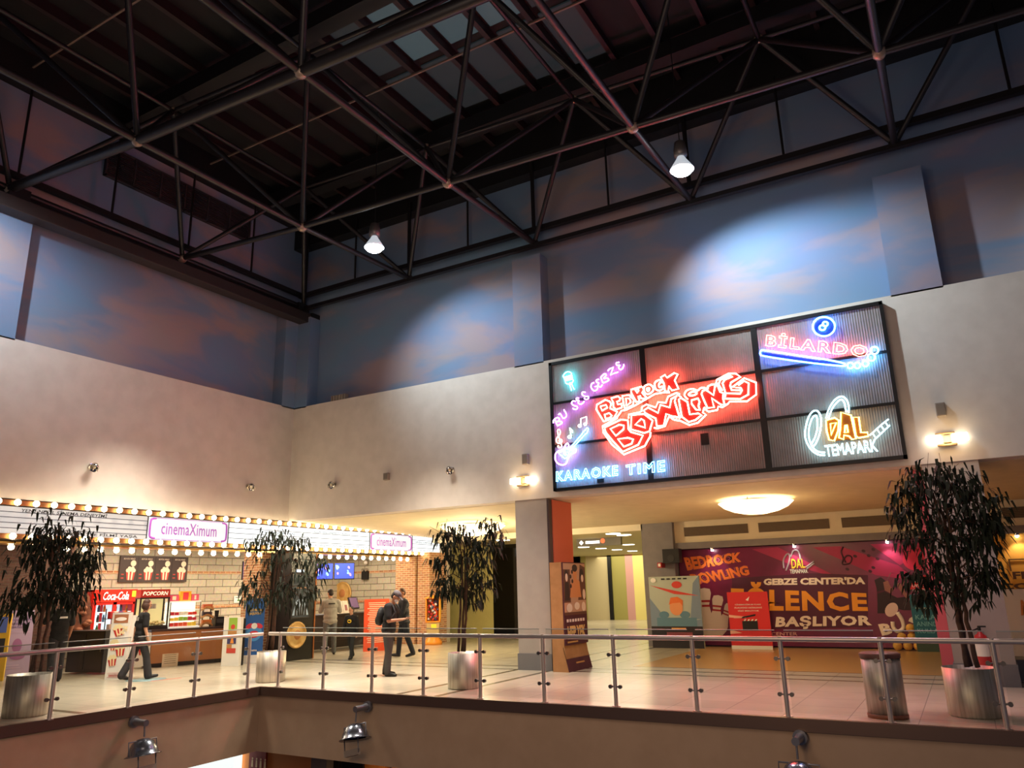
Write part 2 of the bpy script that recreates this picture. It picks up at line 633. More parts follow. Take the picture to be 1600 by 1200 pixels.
# painted upper walls with the white fascia below
m = MB(); m.box(XW - .4, XW, -3, YW + .4, 3.63, 6.81); struct('wall_left', m, PLASTER)
m = MB(); m.box(XW, 9, YW, YW + .4, 3.63, 6.81); struct('wall_back', m, PLASTER)
m = MB(); m.box(XW - .8, XW - .4, -3, YW + .8, 6.5, 13.4)
m.box(XW - .41, XW, 6.66, 7.46, 6.78, 9.5)
m.box(XW - .41, XW, 14.55, YW + .4, 6.78, 9.5)
struct('wall_left_upper', m, MURAL)
m = MB(); m.box(XW - .4, 9, YW + .4, YW + .8, 6.5, 13.4)
m.box(XW - .01, -15.42, YW, YW + .41, 6.78, 9.5)
m.box(-8.6, -7.82, YW, YW + .41, 6.78, 9.56)
m.box(-.46, .39, YW, YW + .41, 6.78, 9.27)
struct('wall_back_upper', m, MURAL)

# soffit over the walkway, header and lower ceilings
m = MB()
m.prism([(-22, YW + .4, 3.62), (9, YW + .4, 3.62), (9, 21.75, 3.46), (-22, 21.75, 3.46)], (0, 0, .2))
struct('ceiling', m, SOFFIT)
m = MB(); m.box(-22, XW, -3, 15.0, 3.5, 3.6); m.box(-22, XW - .3, 15.0, 22.1, 3.36, 3.42)
struct('ceiling_lobby', m, M('lobby_ceiling_paint', (120, 104, 84), .8))
m = MB(); m.box(-22, -8.2, 21.7, 21.85, 3.28, 3.5); struct('trim_2', m, M('white_bulkhead', (232, 222, 196), .8))
m = MB(); m.box(-24, -7.4, 21.85, 46, 3.28, 3.38); struct('ceiling_passage', m, M('passage_ceiling', (206, 196, 150), .8))
m = MB(); m.box(-7.35, 9, 21.9, 22.2, 2.85, 3.5); struct('wall_shop_header', m, SOFFIT)
m = MB(); m.box(-7.35, -.75, 21.78, 22.2, 2.68, 2.86); m.box(.45, 9, 21.78, 22.2, 2.68, 2.86); struct('trim_3', m, GREYST)

# pillars
for i, (x0, x1) in enumerate(((-8.69, -7.87), (-.43, .43))):
    m = MB(); m.box(x0, x1, YW + .02, YW + .85, 0, 3.63); struct('pillar', m, PILLAR)
    m = MB(); m.box(x0 - .02, x1 + .02, YW, YW + .87, 0, .34); struct('baseboard_pillar', m, PLINTH)
m = MB(); m.box(-7.87, -7.80, YW + .14, YW + 1.1, 0, 3.6); struct('wall_red_panel', m, RED_P)
m = MB(); m.box(-.62, -.44, YW + .3, YW + 1.2, 0, 3.58); struct('wall_pink_panel', m, M('rose_panel', (196, 86, 96), .6))
m = MB(); m.box(-7.87, -7.82, YW + .0, YW + .14, 0, 3.6); struct('trim_4', m, M('dark_corner_strip', (66, 48, 48), .5))
m = MB(); m.box(-8.24, -7.28, 21.7, 22.4, 0, 3.5); struct('pillar_grey', m, GREYST)
m = MB(); m.box(-7.3, 9, 22.12, 22.3, 0, 2.7); struct('wall_shop', m, M('shop_hoarding', (92, 60, 70), .7))
m = MB(); m.box(-18.05, -17.2, 25.2, 26, 0, 3.35); struct('pillar_dark', m, M('charcoal_pillar', (74, 70, 74), .6))
m = MB(); m.box(-17.2, -15.2, 24.5, 24.7, 0, 3.35); struct('wall_passage', m, YWALL)
m = MB(); m.box(-15.2, -12.6, 24.5, 24.62, .02, 3.3); struct('window_1', m, DGLASS)
m = MB(); m.box(-12.62, -12.5, 24.45, 24.7, 0, 3.3); struct('trim_7', m, GREYST)
fw = ycoord(38)
far = [((893, 917), (190, 178, 112)), ((917, 953), (216, 200, 160)), ((957, 979), (168, 160, 92)), ((979, 991), (214, 160, 158)), ((991, 1012), (238, 222, 140))]
for (xa, xb), c in far:
    a, _ = fw.px(xa, 920); b_, _ = fw.px(xb, 920)
    m = MB(); m.box(a, b_, 38, 38.2, 0, 3.35); struct('wall_passage_end', m, M('passage_panel_%d_%d' % (c[0], c[2]), c, .6))
a, _ = fw.px(952, 920); b_, _ = fw.px(957.5, 920)
m = MB(); m.box(a, b_, 37.9, 38.1, 0, 3.35); struct('door_1', m, BLACK)
m = MB(); m.box(-26, -18, 38.0, 38.2, 0, 3.35); struct('wall_passage_far', m, YWALL)
m = MB(); m.box(-7.4, -7.2, 22.3, 38.2, 0, 3.35); struct('wall_passage_right', m, YWALL)

# cinema lobby walls
m = MB(); m.box(-20.8, -20.5, 9.5, 22.3, 0, 3.5); struct('wall_lobby', m, BLOCKX)
m = MB(); m.box(-20.5, -16.9, 22.0, 22.3, 0, 3.5); struct('wall_tickets', m, BLOCKY)
m = MB(); m.box(-20.5, -20.485, 9.5, 22.0, 2.36, 2.45); m.box(-20.5, -20.485, 9.5, 22.0, 1.34, 1.43); struct('trim_5', m, BRICK)
m = MB(); m.box(-20.5, -16.9, 21.985, 22.0, 2.36, 2.45); m.box(-20.5, -16.9, 21.985, 22.0, 1.34, 1.43); struct('trim_6', m, BRICK)
m = MB(); m.box(-20.8, -19.9, -3, 11.55, 0, 3.5); struct('wall_brick', m, DBRICK)
xc = xcoord(-16.5)
y0, _ = xc.px(404, 960); y1, _ = xc.px(446, 960)
m = MB(); m.box(-17.2, -16.5, y0, y1, 0, 3.36); struct('column_brick', m, BRICK)
m = MB(); m.box(-16.95, -16.12, 21.0, 21.75, 0, 2.95); m.box(-16.05, -15.55, 21.05, 22.0, 0, 2.95); m.box(-16.9, -15.6, 21.2, 22.1, 0, 2.9); struct('column_brick_end', m, BRICK)
m = MB(); m.box(-17.4, -15.6, 22.1, 22.3, 0, 3.4); struct('wall_cinema_end', m, M('pale_grey_plaster', (188, 176, 158), .8))

# shop beyond the right pillar
m = MB(); m.box(.45, 9, 21.95, 22.05, 0, 2.7); struct('wall_food_shop', m, M('amber_panel', (222, 158, 58), .6))
m = MB(); m.box(.43, 1.1, YW + .87, YW + 1.6, 0, .34); struct('baseboard_right', m, PLINTH)

# lower storey seen under the slab edge
m = MB(); m.box(-18, -12.75, 13.6, 13.8, -4.5, -1.12); m.box(-12.75, -11.2, 13.6, 13.8, -4.5, -1.12); m.box(-11.0, 9, 13.6, 13.8, -4.5, -1.12)
struct('wall_lower', m, ORANGEW)
m = MB(); m.box(-22, 9, 11.3, 14, -1.16, -1.12); m.box(-22, -12.4, -3, 11.3, -1.16, -1.12); struct('ceiling_lower', m, M('lower_soffit', (170, 140, 104), .8))
m = MB(); m.box(-12.9, -12.45, 13.2, 13.6, -4.5, -1.16); struct('pillar_lower', m, GREYST)

# ------------------------------------------------------------------ roof: deck, beams and purlins
m = MB(); m.box(-17, 9, -4, 16, 13.25, 13.4); struct('ceiling_roof', m, ROOFM)
rb = thing('roof_beams', 'dark steel beams and purlins under the black roof deck', 'roof beams', (-7, 8, 13.25))
BEAM = M('beam_paint', (17, 16, 18), .6)
for y in (.0, 4.6, 9.2, 13.8):
    m = MB(); m.box(-16.2, 9, y - .17, y + .17, 12.6, 12.97); m.build('main_beam', BEAM, rb)
for k in range(25):
    x = -16.16 + k * 1.01
    m = MB(); m.box(x - .025, x + .025, -3, 15.4, 12.99, 13.25); m.box(x - .055, x + .055, -3, 15.4, 12.975, 12.99); m.build('purlin', PURLIN, rb)
for y in (2.4, 7.0, 11.62):
    m = MB(); m.box(-16.2, 9, y - .02, y + .02, 12.93, 12.97); m.build('cross_bar', M('bar_paint', (120, 104, 92), .5), rb)
m = MB(); m.box(-16.3, 9, 15.05, 15.4, 11.85, 13.25); m.build('wall_beam', BEAM, rb)
m = MB(); m.box(-16.3, -15.95, -3, 15.4, 12.5, 13.25); m.build('wall_beam', BEAM, rb)
# cloudy plastic roof sheets between the purlins
sk = thing('skylight_sheets', 'pale blue green translucent roof sheets between the purlins', 'skylight', (-7, 10, 13.2))
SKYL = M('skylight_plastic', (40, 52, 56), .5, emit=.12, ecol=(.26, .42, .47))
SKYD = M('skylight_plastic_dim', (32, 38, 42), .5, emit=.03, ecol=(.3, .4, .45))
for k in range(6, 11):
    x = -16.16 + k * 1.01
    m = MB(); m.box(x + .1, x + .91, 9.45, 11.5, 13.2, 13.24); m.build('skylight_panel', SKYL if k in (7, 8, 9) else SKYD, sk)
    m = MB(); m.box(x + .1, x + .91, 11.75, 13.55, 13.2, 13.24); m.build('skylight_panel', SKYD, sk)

# space frame: lower chord grid (9.7 m), upper chord grid (12.2 m), struts, ball nodes
sf = thing('space_frame', 'dark tubular space frame with ball joints spanning under the roof', 'roof truss', (-7, 8, 9.7))
LX = [-15.72, -11.82, -7.95, -4.02, .03, 4.0, 8.0]
LYr = [15.0, 11.1, 7.05, 3.1, -.9]


def low(i, j):
    x = LX[i]
    return Vector((x, LYr[j] + (.055 * (x + 12) if 0 < j else 0), 9.85 if (j == 0 or i == 0) else 9.72))


def upp(i, j):
    x = (LX[i] + LX[i + 1]) / 2
    return Vector((x, (LYr[j] + LYr[j + 1]) / 2 + .06 * (x + 12), 12.2))


def member(name, a, b, r):
    m = MB(); m.cyl(a, b, r, n=8); m.build(name, TRUSS, sf)


for i in range(7):
    for j in range(1, 5):
        if i < 6: member('lower_chord', low(i, j), low(i + 1, j), .065 if j != 2 else .1)
        member('lower_chord', low(i, j), low(i, j - 1), .065)
for i in range(6):
    for j in range(4):
        if i < 5: member('upper_chord', upp(i, j), upp(i + 1, j), .05)
        if j < 3: member('upper_chord', upp(i, j), upp(i, j + 1), .05)
        for di in (0, 1):
            for dj in (0, 1):
                if (i + di) <= 6: member('diagonal_strut', upp(i, j), low(i + di, j + dj), .058)
BALLM = M('ball_joint_paint', (150, 132, 116), .35, .3)
for i in range(6):
    for j in range(4):
        m = MB(); m.ball(low(i, j), .12, 10); m.build('ball_joint', BALLM if j else TRUSS, sf)
        if i < 5:
            m = MB(); m.ball(upp(i, j), .1, 10); m.build('ball_joint', BALLM, sf)
# twin wall rails with hangers
for z0, z1 in ((10.13, 10.25), (9.72, 9.82)):
    m = MB(); m.box(-15.85, 9, 14.9, 15.02, z0, z1); m.build('wall_rail', TRUSS, sf)
    m = MB(); m.box(-15.9, -15.78, -3, 15.0, z0 + .05, z1 + .05); m.build('wall_rail', TRUSS, sf)
for x in (-13.75, -9.9, -5.95, -2.0, 2.0):
    m = MB(); m.cyl((x, 15.0, 10.2), (x, 15.0, 12.2), .028, n=6); m.build('hanger_rod', TRUSS, sf)
for x in (-11.82, -7.95, -4.02):
    m = MB(); m.cyl((x, 15.0, 10.2), (x, 15.0, 12.1), .05, n=8); m.build('hanger_rod', TRUSS, sf)
for y in (1.0, 5.0, 9.05, 13.1, 7.0, 11.1):
    m = MB(); m.cyl((-15.82, y, 10.2), (-15.82, y, 12.5), .028, n=6); m.build('hanger_rod', TRUSS, sf)
m = MB(); m.cyl((-15.72, 15.0, 9.5), (-15.72, 15.0, 12.4), .07, n=8); m.build('corner_post', TRUSS, sf)
# girder along the cinema wall
gd = thing('wall_girder', 'dark rectangular girder running along the cinema wall below the truss', 'girder', (-15.6, 8, 9.5))
m = MB(); m.bbox(-15.86, -15.5, -3, 15.5, 9.34, 9.62, .01); m.build('girder_beam', M('girder_brown', (46, 36, 34), .55), gd)
m = MB(); m.bbox(-15.9, -15.44, 15.1, 15.42, 9.1, 9.66, .02); m.build('end_bracket', TRUSS, gd)
for y in (7.0, 14.9):
    m = MB(); m.box(-15.9, -15.6, y - .2, y + .2, 9.6, 9.9); m.build('bearing_plate', TRUSS, gd)

# louvred grille high on the left wall
xg = xcoord(-16.28)
ga, gb = xg.px(164, 252)[0], xg.px(389, 358)[0]
gz0, gz1 = (xg.px(163, 275)[1] + xg.px(387, 378)[1]) / 2, (xg.px(166, 228)[1] + xg.px(390, 338)[1]) / 2
gr = thing('wall_grille', 'long dark louvred grille high on the painted left wall', 'grille', (-16.28, 10.9, 11.5))
m = MB(); m.box(-16.3, -16.26, ga, gb, gz0, gz1); m.build('backing', BLACK, gr)
m = MB()
for k in range(16):
    z = gz0 + .03 + (gz1 - gz0 - .06) * k / 15
    m.box(-16.26, -16.22, ga + .05, gb - .05, z - .008, z + .008)
m.build('louvre_slats', M('louvre_grey', (58, 52, 58), .5), gr)
m = MB()
for k in range(7):
    y = ga + (gb - ga - .04) * k / 6
    m.box(-16.26, -16.2, y, y + .04, gz0, gz1)
m.box(-16.26, -16.2, ga, gb, gz0, gz0 + .03); m.box(-16.26, -16.2, ga, gb, gz1 - .03, gz1)
m.build('grille_frame', M('louvre_grey'), gr)
# ------------------------------------------------------------------ billboard with the neon signs
BY = 14.86
FB = ycoord(BY)


def bpx(pts, o, s):
    """points read off an enlarged view (origin o, scale s) -> billboard plane"""
    return [FB.px(o[0] + x / s, o[1] + y / s) for x, y in pts]


bb = thing('billboard', 'large black framed billboard of grey mesh panels carrying the neon signs', 'billboard', (-4.15, BY, 3.8))
MESHP = noise_mat('mesh_panel', (140, 134, 130), (126, 119, 115), 2.2, .75, sx=(1, 1, 1))
nt = MESHP.node_tree
tc = nd(nt, 'ShaderNodeTexCoord'); wv = nd(nt, 'ShaderNodeTexWave', i_Scale=7.0); bp = nd(nt, 'ShaderNodeBump', i_Strength=.35, i_Distance=.02)
nt.links.new(tc.outputs['Object'], wv.inputs['Vector']); nt.links.new(wv.outputs['Color'], bp.inputs['Height']); nt.links.new(bp.outputs[0], nt.nodes['Principled BSDF'].inputs['Normal'])
c = [FB.px(*p) for p in ((857, 568), (1378, 469), (1418, 718), (865, 766))]
bx0, bx1 = (c[0][0] + c[3][0]) / 2, (c[1][0] + c[2][0]) / 2
bz0, bz1 = (c[2][1] + c[3][1]) / 2, (c[0][1] + c[1][1]) / 2
FRM = M('black_frame_metal', (16, 14, 14), .45, .4)


def fbox(m, fr, a0, a1, b0, b1, c0, c1):
    m.prism([fr.P(a0, b0, c0), fr.P(a1, b0, c0), fr.P(a1, b1, c0), fr.P(a0, b1, c0)], fr.n * (c1 - c0))


def fx(x, y): return FB.px(x, y)[0]
def fz(x, y): return FB.px(x, y)[1]


v1 = (fx(1003.6, 543.5) + fx(1016, 750)) / 2
v2 = (fx(1176, 508) + fx(1201.6, 734.6)) / 2
h1 = (fz(860.6, 630) + fz(1184, 582)) / 2
h2 = (fz(862, 696) + fz(1189, 657.6)) / 2
xs, zs = [bx0 + .05, v1, v2, bx1 - .05], [bz0 + .05, h2, h1, bz1 - .05]
for i in range(3):
    for j in range(3):
        m = MB(); fbox(m, FB, xs[i], xs[i + 1], zs[j], zs[j + 1], -.06, -.03); m.build('mesh_panel', MESHP, bb)
for a0, a1, b0, b1 in ((bx0, bx1, bz1 - .07, bz1), (bx0, bx1, bz0, bz0 + .06), (bx0, bx0 + .07, bz0, bz1), (bx1 - .06, bx1, bz0, bz1)):
    m = MB(); fbox(m, FB, a0, a1, b0, b1, -.12, .01); m.build('frame_bar', FRM, bb)
for x in (v1, v2):
    m = MB(); fbox(m, FB, x - .055, x + .055, bz0, bz1, -.05, .005); m.build('frame_bar', FRM, bb)
for z in (h1, h2):
    m = MB(); fbox(m, FB, bx0, bx1, z - .025, z + .025, -.05, .0); m.build('frame_bar', FRM, bb)
m = MB(); fbox(m, FB, fx(1094, 676), fx(1106, 676), fz(1100, 695), fz(1100, 677), -.03, .0); m.build('junction_box', FRM, bb)
m = MB(); fbox(m, FB, fx(933, 750), fx(943, 750), fz(938, 754), fz(938, 748), -.03, .0); m.build('junction_box', FRM, bb)
for x in (bx0 + .4, -6.2, -4.4, -2.6, bx1 - .4):
    m = MB(); m.box(x - .05, x + .05, BY + .05, YW, bz1 - .2, bz1 - .12); m.build('wall_bracket', FRM, bb)


def neon(name, rgb, k):
    return M(name, (235, 235, 235), .4, emit=k, ecol=rgb)


N_RED = neon('neon_red', (1.0, .09, .055), 70)
N_WRM = neon('neon_warm_red', (1.0, .12, .06), 40)
N_BLU = neon('neon_blue', (.03, .20, 1.0), 45)
N_CYN = neon('neon_cyan', (.06, .85, 1.0), 20)
N_LBL = neon('neon_light_blue', (.06, .42, 1.0), 36)
N_VIO = neon('neon_violet', (.62, .18, 1.0), 20)
N_WHT = neon('neon_white', (.42, .88, 1.0), 6.5)
N_YEL = neon('neon_yellow', (1.0, .55, .05), 14)
N_GRN = neon('neon_green', (.35, 1.0, .6), 8.6)
N_PNK = neon('neon_pink_white', (1.0, .75, .85), 6.2)
TC = .075   # tubes stand this far off the panels


def neon_sign(label, loc2, group=None):
    return thing('neon_sign', label, 'neon sign', FB.P(loc2[0], loc2[1], .02), group)


def strokes(name, par, o, s, lst, mat, r=.017, c=TC):
    for st in lst:
        closed, smooth, pts = st
        P = bpx(pts, o, s)
        if smooth: P = cr_spline(P, closed, 4)
        m = MB(); m.tube([FB.P(a, b, c) for a, b in P], r, closed, 6)
        m.build(name, mat, par)
    a, b = P[0]
    m = MB(); m.cyl(FB.P(a, b, .004), FB.P(a, b, c), .008, n=6); m.build('standoff', FRM, par)


_pc = [0]


def plate(par, o, s, pts, mat, c=.03, t=.008):
    _pc[0] = (_pc[0] + 1) % 4
    c = .012 + .009 * _pc[0]
    return shapes('backplate', FB, [bpx(pts, o, s)], mat, par, c, t)


DRED = M('dark_red_acrylic', (84, 5, 8), .6)
DBLU = M('dark_blue_acrylic', (8, 16, 66), .6)
# --- the big red bowling sign
A, As = (925, 575), 8.279
B, Bs = (1030, 575), 9.6
ns = neon_sign('big red neon bowling sign in outlined cartoon letters', FB.px(1060, 650))
plate(ns, A, As, [(75, 490), (190, 415), (250, 400), (370, 375), (500, 355), (520, 290), (680, 245), (760, 215), (820, 220), (860, 180), (910, 140), (960, 100), (1080, 75), (1125, 90), (1090, 170), (1140, 285), (1040, 320), (830, 340), (700, 425), (580, 490), (450, 555), (400, 560), (345, 640), (170, 700), (80, 545)], DRED)
plate(ns, A, As, [(155, 760), (350, 655), (490, 660), (490, 610), (640, 580), (665, 510), (720, 480), (840, 520), (870, 450), (970, 460), (1000, 380), (1110, 330), (1150, 350), (1200, 380), (1215, 300 + 140), (1215, 690), (1060, 670), (1010, 640), (960, 760), (860, 790), (820, 780), (775, 840), (770, 890), (700, 1015), (430, 1125), (280, 1000), (165, 840)], DRED)
plate(ns, B, Bs, [(135, 460), (280, 390), (350, 450), (395, 420), (430, 350), (520, 325), (590, 350), (660, 310), (740, 330), (750, 285), (800, 260), (880, 255), (870, 200), (930, 150), (1070, 85), (1150, 90), (1240, 150), (1290, 165), (1465, 230), (1470, 410), (1330, 510), (1070, 515), (1050, 545), (960, 600), (900, 590), (890, 640), (760, 665), (690, 610), (670, 680), (720, 710), (600, 830), (470, 865), (330, 800), (220, 780), (140, 740)], DRED)
strokes('neon_letter', ns, A, As, [
    (1, 0, [(80, 485), (190, 420), (245, 440), (265, 470), (252, 530), (345, 575), (300, 655), (170, 700), (75, 545)]),
    (1, 0, [(125, 505), (200, 485), (218, 520), (150, 560)]),
    (1, 0, [(180, 610), (240, 590), (275, 625), (245, 655), (195, 665)]),
    (1, 0, [(265, 400), (350, 375), (385, 400), (370, 435), (340, 440), (350, 480), (395, 470), (405, 520), (330, 545), (295, 515), (290, 450)]),
    (1, 0, [(410, 370), (500, 360), (560, 420), (545, 490), (470, 525), (440, 525), (425, 470)]),
    (1, 0, [(455, 400), (500, 400), (520, 450), (465, 500)]),
    (1, 0, [(520, 290), (660, 250), (690, 290), (665, 330), (715, 385), (700, 410), (650, 400), (640, 370), (615, 375), (630, 435), (590, 450), (525, 335)]),
    (1, 0, [(575, 295), (615, 280), (620, 300), (600, 330)]),
    (1, 1, [(690, 255), (750, 222), (800, 250), (805, 305), (750, 345), (700, 330)]),
    (1, 1, [(725, 275), (757, 270), (755, 300), (735, 307)]),
    (1, 1, [(905, 165), (850, 180), (825, 220), (840, 280), (880, 302), (930, 280), (945, 252), (915, 250), (890, 260), (880, 230), (895, 200), (930, 190)]),
    (1, 0, [(905, 130), (960, 100), (985, 135), (1080, 75), (1125, 92), (1085, 170), (1135, 280), (1050, 300), (1010, 245), (1000, 310), (960, 310), (945, 210)]),
    (0, 0, [(310, 655), (345, 640), (400, 560), (460, 550), (580, 490), (700, 420), (830, 345), (960, 322), (1020, 325)]),
    (1, 0, [(180, 775), (390, 675), (480, 682), (490, 800), (520, 835), (675, 880), (615, 1000), (415, 1090), (285, 950), (195, 840)]),
    (1, 0, [(255, 795), (370, 740), (430, 752), (425, 800), (325, 885)]),
    (1, 0, [(350, 925), (480, 910), (550, 930), (530, 985), (430, 1025)]),
    (0, 0, [(345, 655), (155, 760), (165, 840), (280, 1000), (430, 1125), (700, 1015), (770, 890), (775, 840)]),
    (1, 0, [(525, 618), (690, 602), (800, 688), (760, 825), (690, 848), (520, 800)]),
    (0, 0, [(640, 580), (490, 612), (490, 660)]),
    (1, 0, [(575, 740), (655, 665), (690, 690), (705, 780)]),
    (0, 0, [(1155, 655), (1100, 640), (1040, 630), (975, 600), (945, 750), (855, 760), (840, 660), (720, 600), (683, 560), (740, 520), (870, 590), (900, 485), (1020, 520), (1040, 410), (1112, 370)]),
    (0, 0, [(655, 575), (665, 510), (720, 480), (840, 520), (870, 450), (970, 460), (1000, 380), (1110, 330), (1150, 350)]),
    (0, 0, [(820, 780), (860, 790), (960, 760), (1010, 640), (1060, 670), (1155, 690)]),
], N_RED, .0165)
strokes('neon_letter', ns, B, Bs, [
    (0, 0, [(190, 480), (270, 440), (250, 510), (320, 740), (280, 750), (225, 735)]),
    (0, 0, [(280, 390), (330, 440), (350, 450)]),
    (0, 0, [(215, 760), (250, 790), (330, 800), (470, 865), (600, 830), (720, 710), (670, 680), (690, 610)]),
    (1, 0, [(310, 480), (345, 460), (440, 520), (475, 705), (600, 690), (655, 715), (560, 790), (460, 820), (355, 740)]),
    (1, 1, [(460, 400), (520, 365), (580, 385), (550, 415), (480, 425)]),
    (0, 1, [(445, 480), (395, 420), (430, 350), (520, 325), (590, 350), (640, 312), (700, 312), (745, 335)]),
    (1, 0, [(500, 495), (600, 465), (620, 520), (605, 580), (630, 640), (570, 635), (505, 550)]),
    (1, 0, [(650, 400), (668, 352), (720, 340), (830, 420), (850, 290), (890, 270), (930, 370), (980, 390), (970, 460), (995, 555), (940, 560), (800, 460), (840, 600), (740, 610), (690, 500)]),
    (0, 0, [(745, 320), (745, 288), (800, 260), (880, 255)]),
    (0, 0, [(690, 600), (720, 640), (760, 665), (890, 640), (900, 588), (960, 600), (1050, 545), (1070, 515), (1330, 512), (1470, 410), (1465, 230), (1290, 165), (1110, 300), (1240, 310), (1255, 345), (1230, 395), (1010, 390), (965, 240), (1000, 185), (1115, 140), (1075, 120), (930, 190), (905, 260), (960, 350)]),
    (0, 0, [(905, 285), (870, 230), (880, 190), (1060, 95), (1160, 95), (1235, 145), (1090, 230), (1080, 280), (1100, 342), (1225, 345)]),
    (0, 0, [(1010, 410), (1000, 470), (1230, 475), (1350, 410), (1355, 240), (1285, 205), (1200, 270)]),
], N_RED, .0165)

# --- billiards sign: lettering, cue, balls
Fo, Fs = (1180, 485), 7.619
ns = neon_sign('red and blue neon billiards sign with eight ball and cue', FB.px(1282, 545))
q = bpx([(132, 437), (1345, 578), (1362, 392), (150, 262)], Fo, Fs)
text('neon_letter', 'BİLARDO', FB, q, N_WRM, ns, TC, outline=.017, bold=.035, spacing=1.3)
strokes('eight_ball_ring', ns, Fo, Fs, [(1, 0, ell(825, 205, 132, 114, 26)), ], N_BLU, .0155)
strokes('eight_numeral', ns, Fo, Fs, [(1, 0, ell(842, 174, 30, 27, 14)), (1, 0, ell(808, 218, 36, 30, 14))], N_LBL, .016)
strokes('cue_outline', ns, Fo, Fs, [(1, 1, [(72, 535), (78, 495), (130, 488), (500, 545), (850, 597), (1040, 635), (1078, 660), (1035, 672), (700, 640), (400, 600), (120, 555)])], N_BLU, .0155)
strokes('ball_ring', ns, Fo, Fs, [(1, 0, ell(x, y, r, r * .95, 16)) for x, y, r in ((1140, 667, 36), (1222, 667, 36), (1318, 645, 36), (1388, 570, 45), (1426, 488, 45))], N_LBL, .0145)
plate(ns, Fo, Fs, ell(825, 205, 120, 104, 24), DBLU)
plate(ns, Fo, Fs, [(85, 500), (1040, 640), (1060, 660), (90, 545)], DBLU)

# --- theme park sign
Go, Gs = (1245, 610), 10.0
ns = neon_sign('white and yellow neon theme park sign with coaster loops and ladder', FB.px(1325, 675))
DYEL = M('dark_amber_acrylic', (80, 42, 4), .6)
plate(ns, Go, Gs, [(465, 480), (600, 435), (680, 470), (700, 355), (855, 400), (885, 430), (975, 430), (1010, 670), (1110, 665), (1125, 725), (935, 765), (860, 780), (740, 775), (600, 800), (515, 780)], DYEL)
strokes('neon_letter', ns, Go, Gs, [
    (1, 0, [(467, 480), (600, 440), (665, 480), (655, 640), (595, 798), (515, 780), (477, 640)]),
    (1, 0, [(535, 530), (625, 515), (545, 710)]),
    (1, 0, [(700, 355), (855, 400), (935, 765), (870, 775), (825, 725), (745, 710), (740, 775), (668, 750), (690, 600)]),
    (1, 0, [(765, 555), (790, 550), (810, 665), (755, 672)]),
    (1, 0, [(885, 430), (975, 430), (1010, 670), (1110, 665), (1125, 725), (975, 752), (930, 720)])], N_YEL, .016)
strokes('coaster_loop', ns, Go, Gs, [
    (0, 1, [(450, 1022), (350, 1012), (240, 940), (155, 790), (142, 640), (190, 440), (255, 345), (325, 330), (378, 400), (392, 520), (362, 700), (305, 840), (255, 890)]),
    (0, 1, [(450, 980), (340, 965), (260, 900), (208, 780), (200, 620), (245, 460), (300, 402), (328, 450), (332, 600), (292, 750), (232, 860)]),
    (0, 1, [(468, 450), (500, 330), (570, 200), (650, 125), (730, 112), (795, 175), (822, 280), (818, 362)]),
    (0, 1, [(505, 450), (560, 300), (640, 195), (705, 155), (752, 205), (772, 300), (782, 350)])], N_WHT, .0145)
strokes('ladder_tube', ns, Go, Gs, [
    (0, 0, [(1145, 715), (1330, 545), (1440, 460)]), (0, 0, [(1220, 780), (1350, 660), (1460, 555)]),
    (0, 0, [(1190, 680), (1235, 745)]), (0, 0, [(1262, 620), (1308, 690)]), (0, 0, [(1322, 560), (1372, 632)]), (0, 0, [(1388, 505), (1432, 570)])], N_WHT, .011)
q = bpx([(470, 1045), (1280, 960), (1250, 770), (440, 868)], Go, Gs)
text('neon_letter', 'TEMAPARK', FB, q, N_WHT, ns, TC, outline=.015, spacing=1.0)

# --- karaoke corner
ns = neon_sign('light blue neon karaoke lettering along the lower edge of the billboard', FB.px(955, 738))
Eo, Es = (860, 705), 8.0
text('neon_letter', 'KARAOKE', FB, bpx([(92, 388), (862, 312), (862, 180), (92, 258)], Eo, Es), N_LBL, ns, TC, outline=.017, bold=.02, spacing=1.25)
text('neon_letter', 'TIME', FB, bpx([(965, 305), (1450, 258), (1446, 118), (960, 180)], Eo, Es), N_LBL, ns, TC, outline=.017, bold=.02, spacing=1.25)
for q in ((880, 752), (935, 745), (1000, 740), (1038, 737)):
    a, b = FB.px(*q)
    m = MB(); m.cyl(FB.P(a, b, .004), FB.P(a, b, TC), .008, n=6); m.build('standoff', FRM, ns)
Co, Cs = (855, 560), 10.907
ns = neon_sign('violet neon handwritten words rising diagonally beside the microphone', FB.px(920, 615))
strokes('neon_letter', ns, Co, Cs, [
    (0, 1, [(130, 1110), (135, 1065), (190, 1020), (232, 1035), (225, 1070), (182, 1092), (250, 1082), (278, 1110), (200, 1160)]), (0, 0, [(155, 1050), (200, 1155)]),
    (0, 1, [(218, 972), (242, 950), (268, 985), (300, 1030), (345, 1010), (352, 960), (310, 885)]),
    (0, 1, [(510, 745), (470, 735), (440, 770), (470, 810), (530, 830), (540, 860), (500, 882), (460, 860)]),
    (0, 1, [(565, 690), (525, 690), (530, 725), (570, 732), (552, 765), (585, 792), (630, 775), (655, 740)]),
    (0, 1, [(675, 590), (625, 590), (620, 625), (660, 655), (720, 662), (730, 690), (690, 712), (655, 690)]),
    (0, 1, [(820, 425), (780, 450), (775, 510), (820, 562), (870, 545), (882, 490), (835, 495)]),
    (0, 1, [(905, 370), (862, 385), (870, 420), (902, 432), (890, 472), (930, 500), (965, 460)]),
    (0, 1, [(940, 330), (1000, 275), (1030, 300), (985, 352), (1050, 350), (1072, 382), (1040, 405), (975, 432)]), (0, 0, [(935, 335), (972, 428)]),
    (0, 0, [(1055, 225), (1090, 190), (1150, 160), (1102, 300), (1160, 268), (1230, 248)]),
    (0, 1, [(1252, 80), (1202, 90), (1210, 130), (1260, 132), (1240, 168), (1270, 205), (1310, 180), (1330, 115)])], N_VIO, .0125)
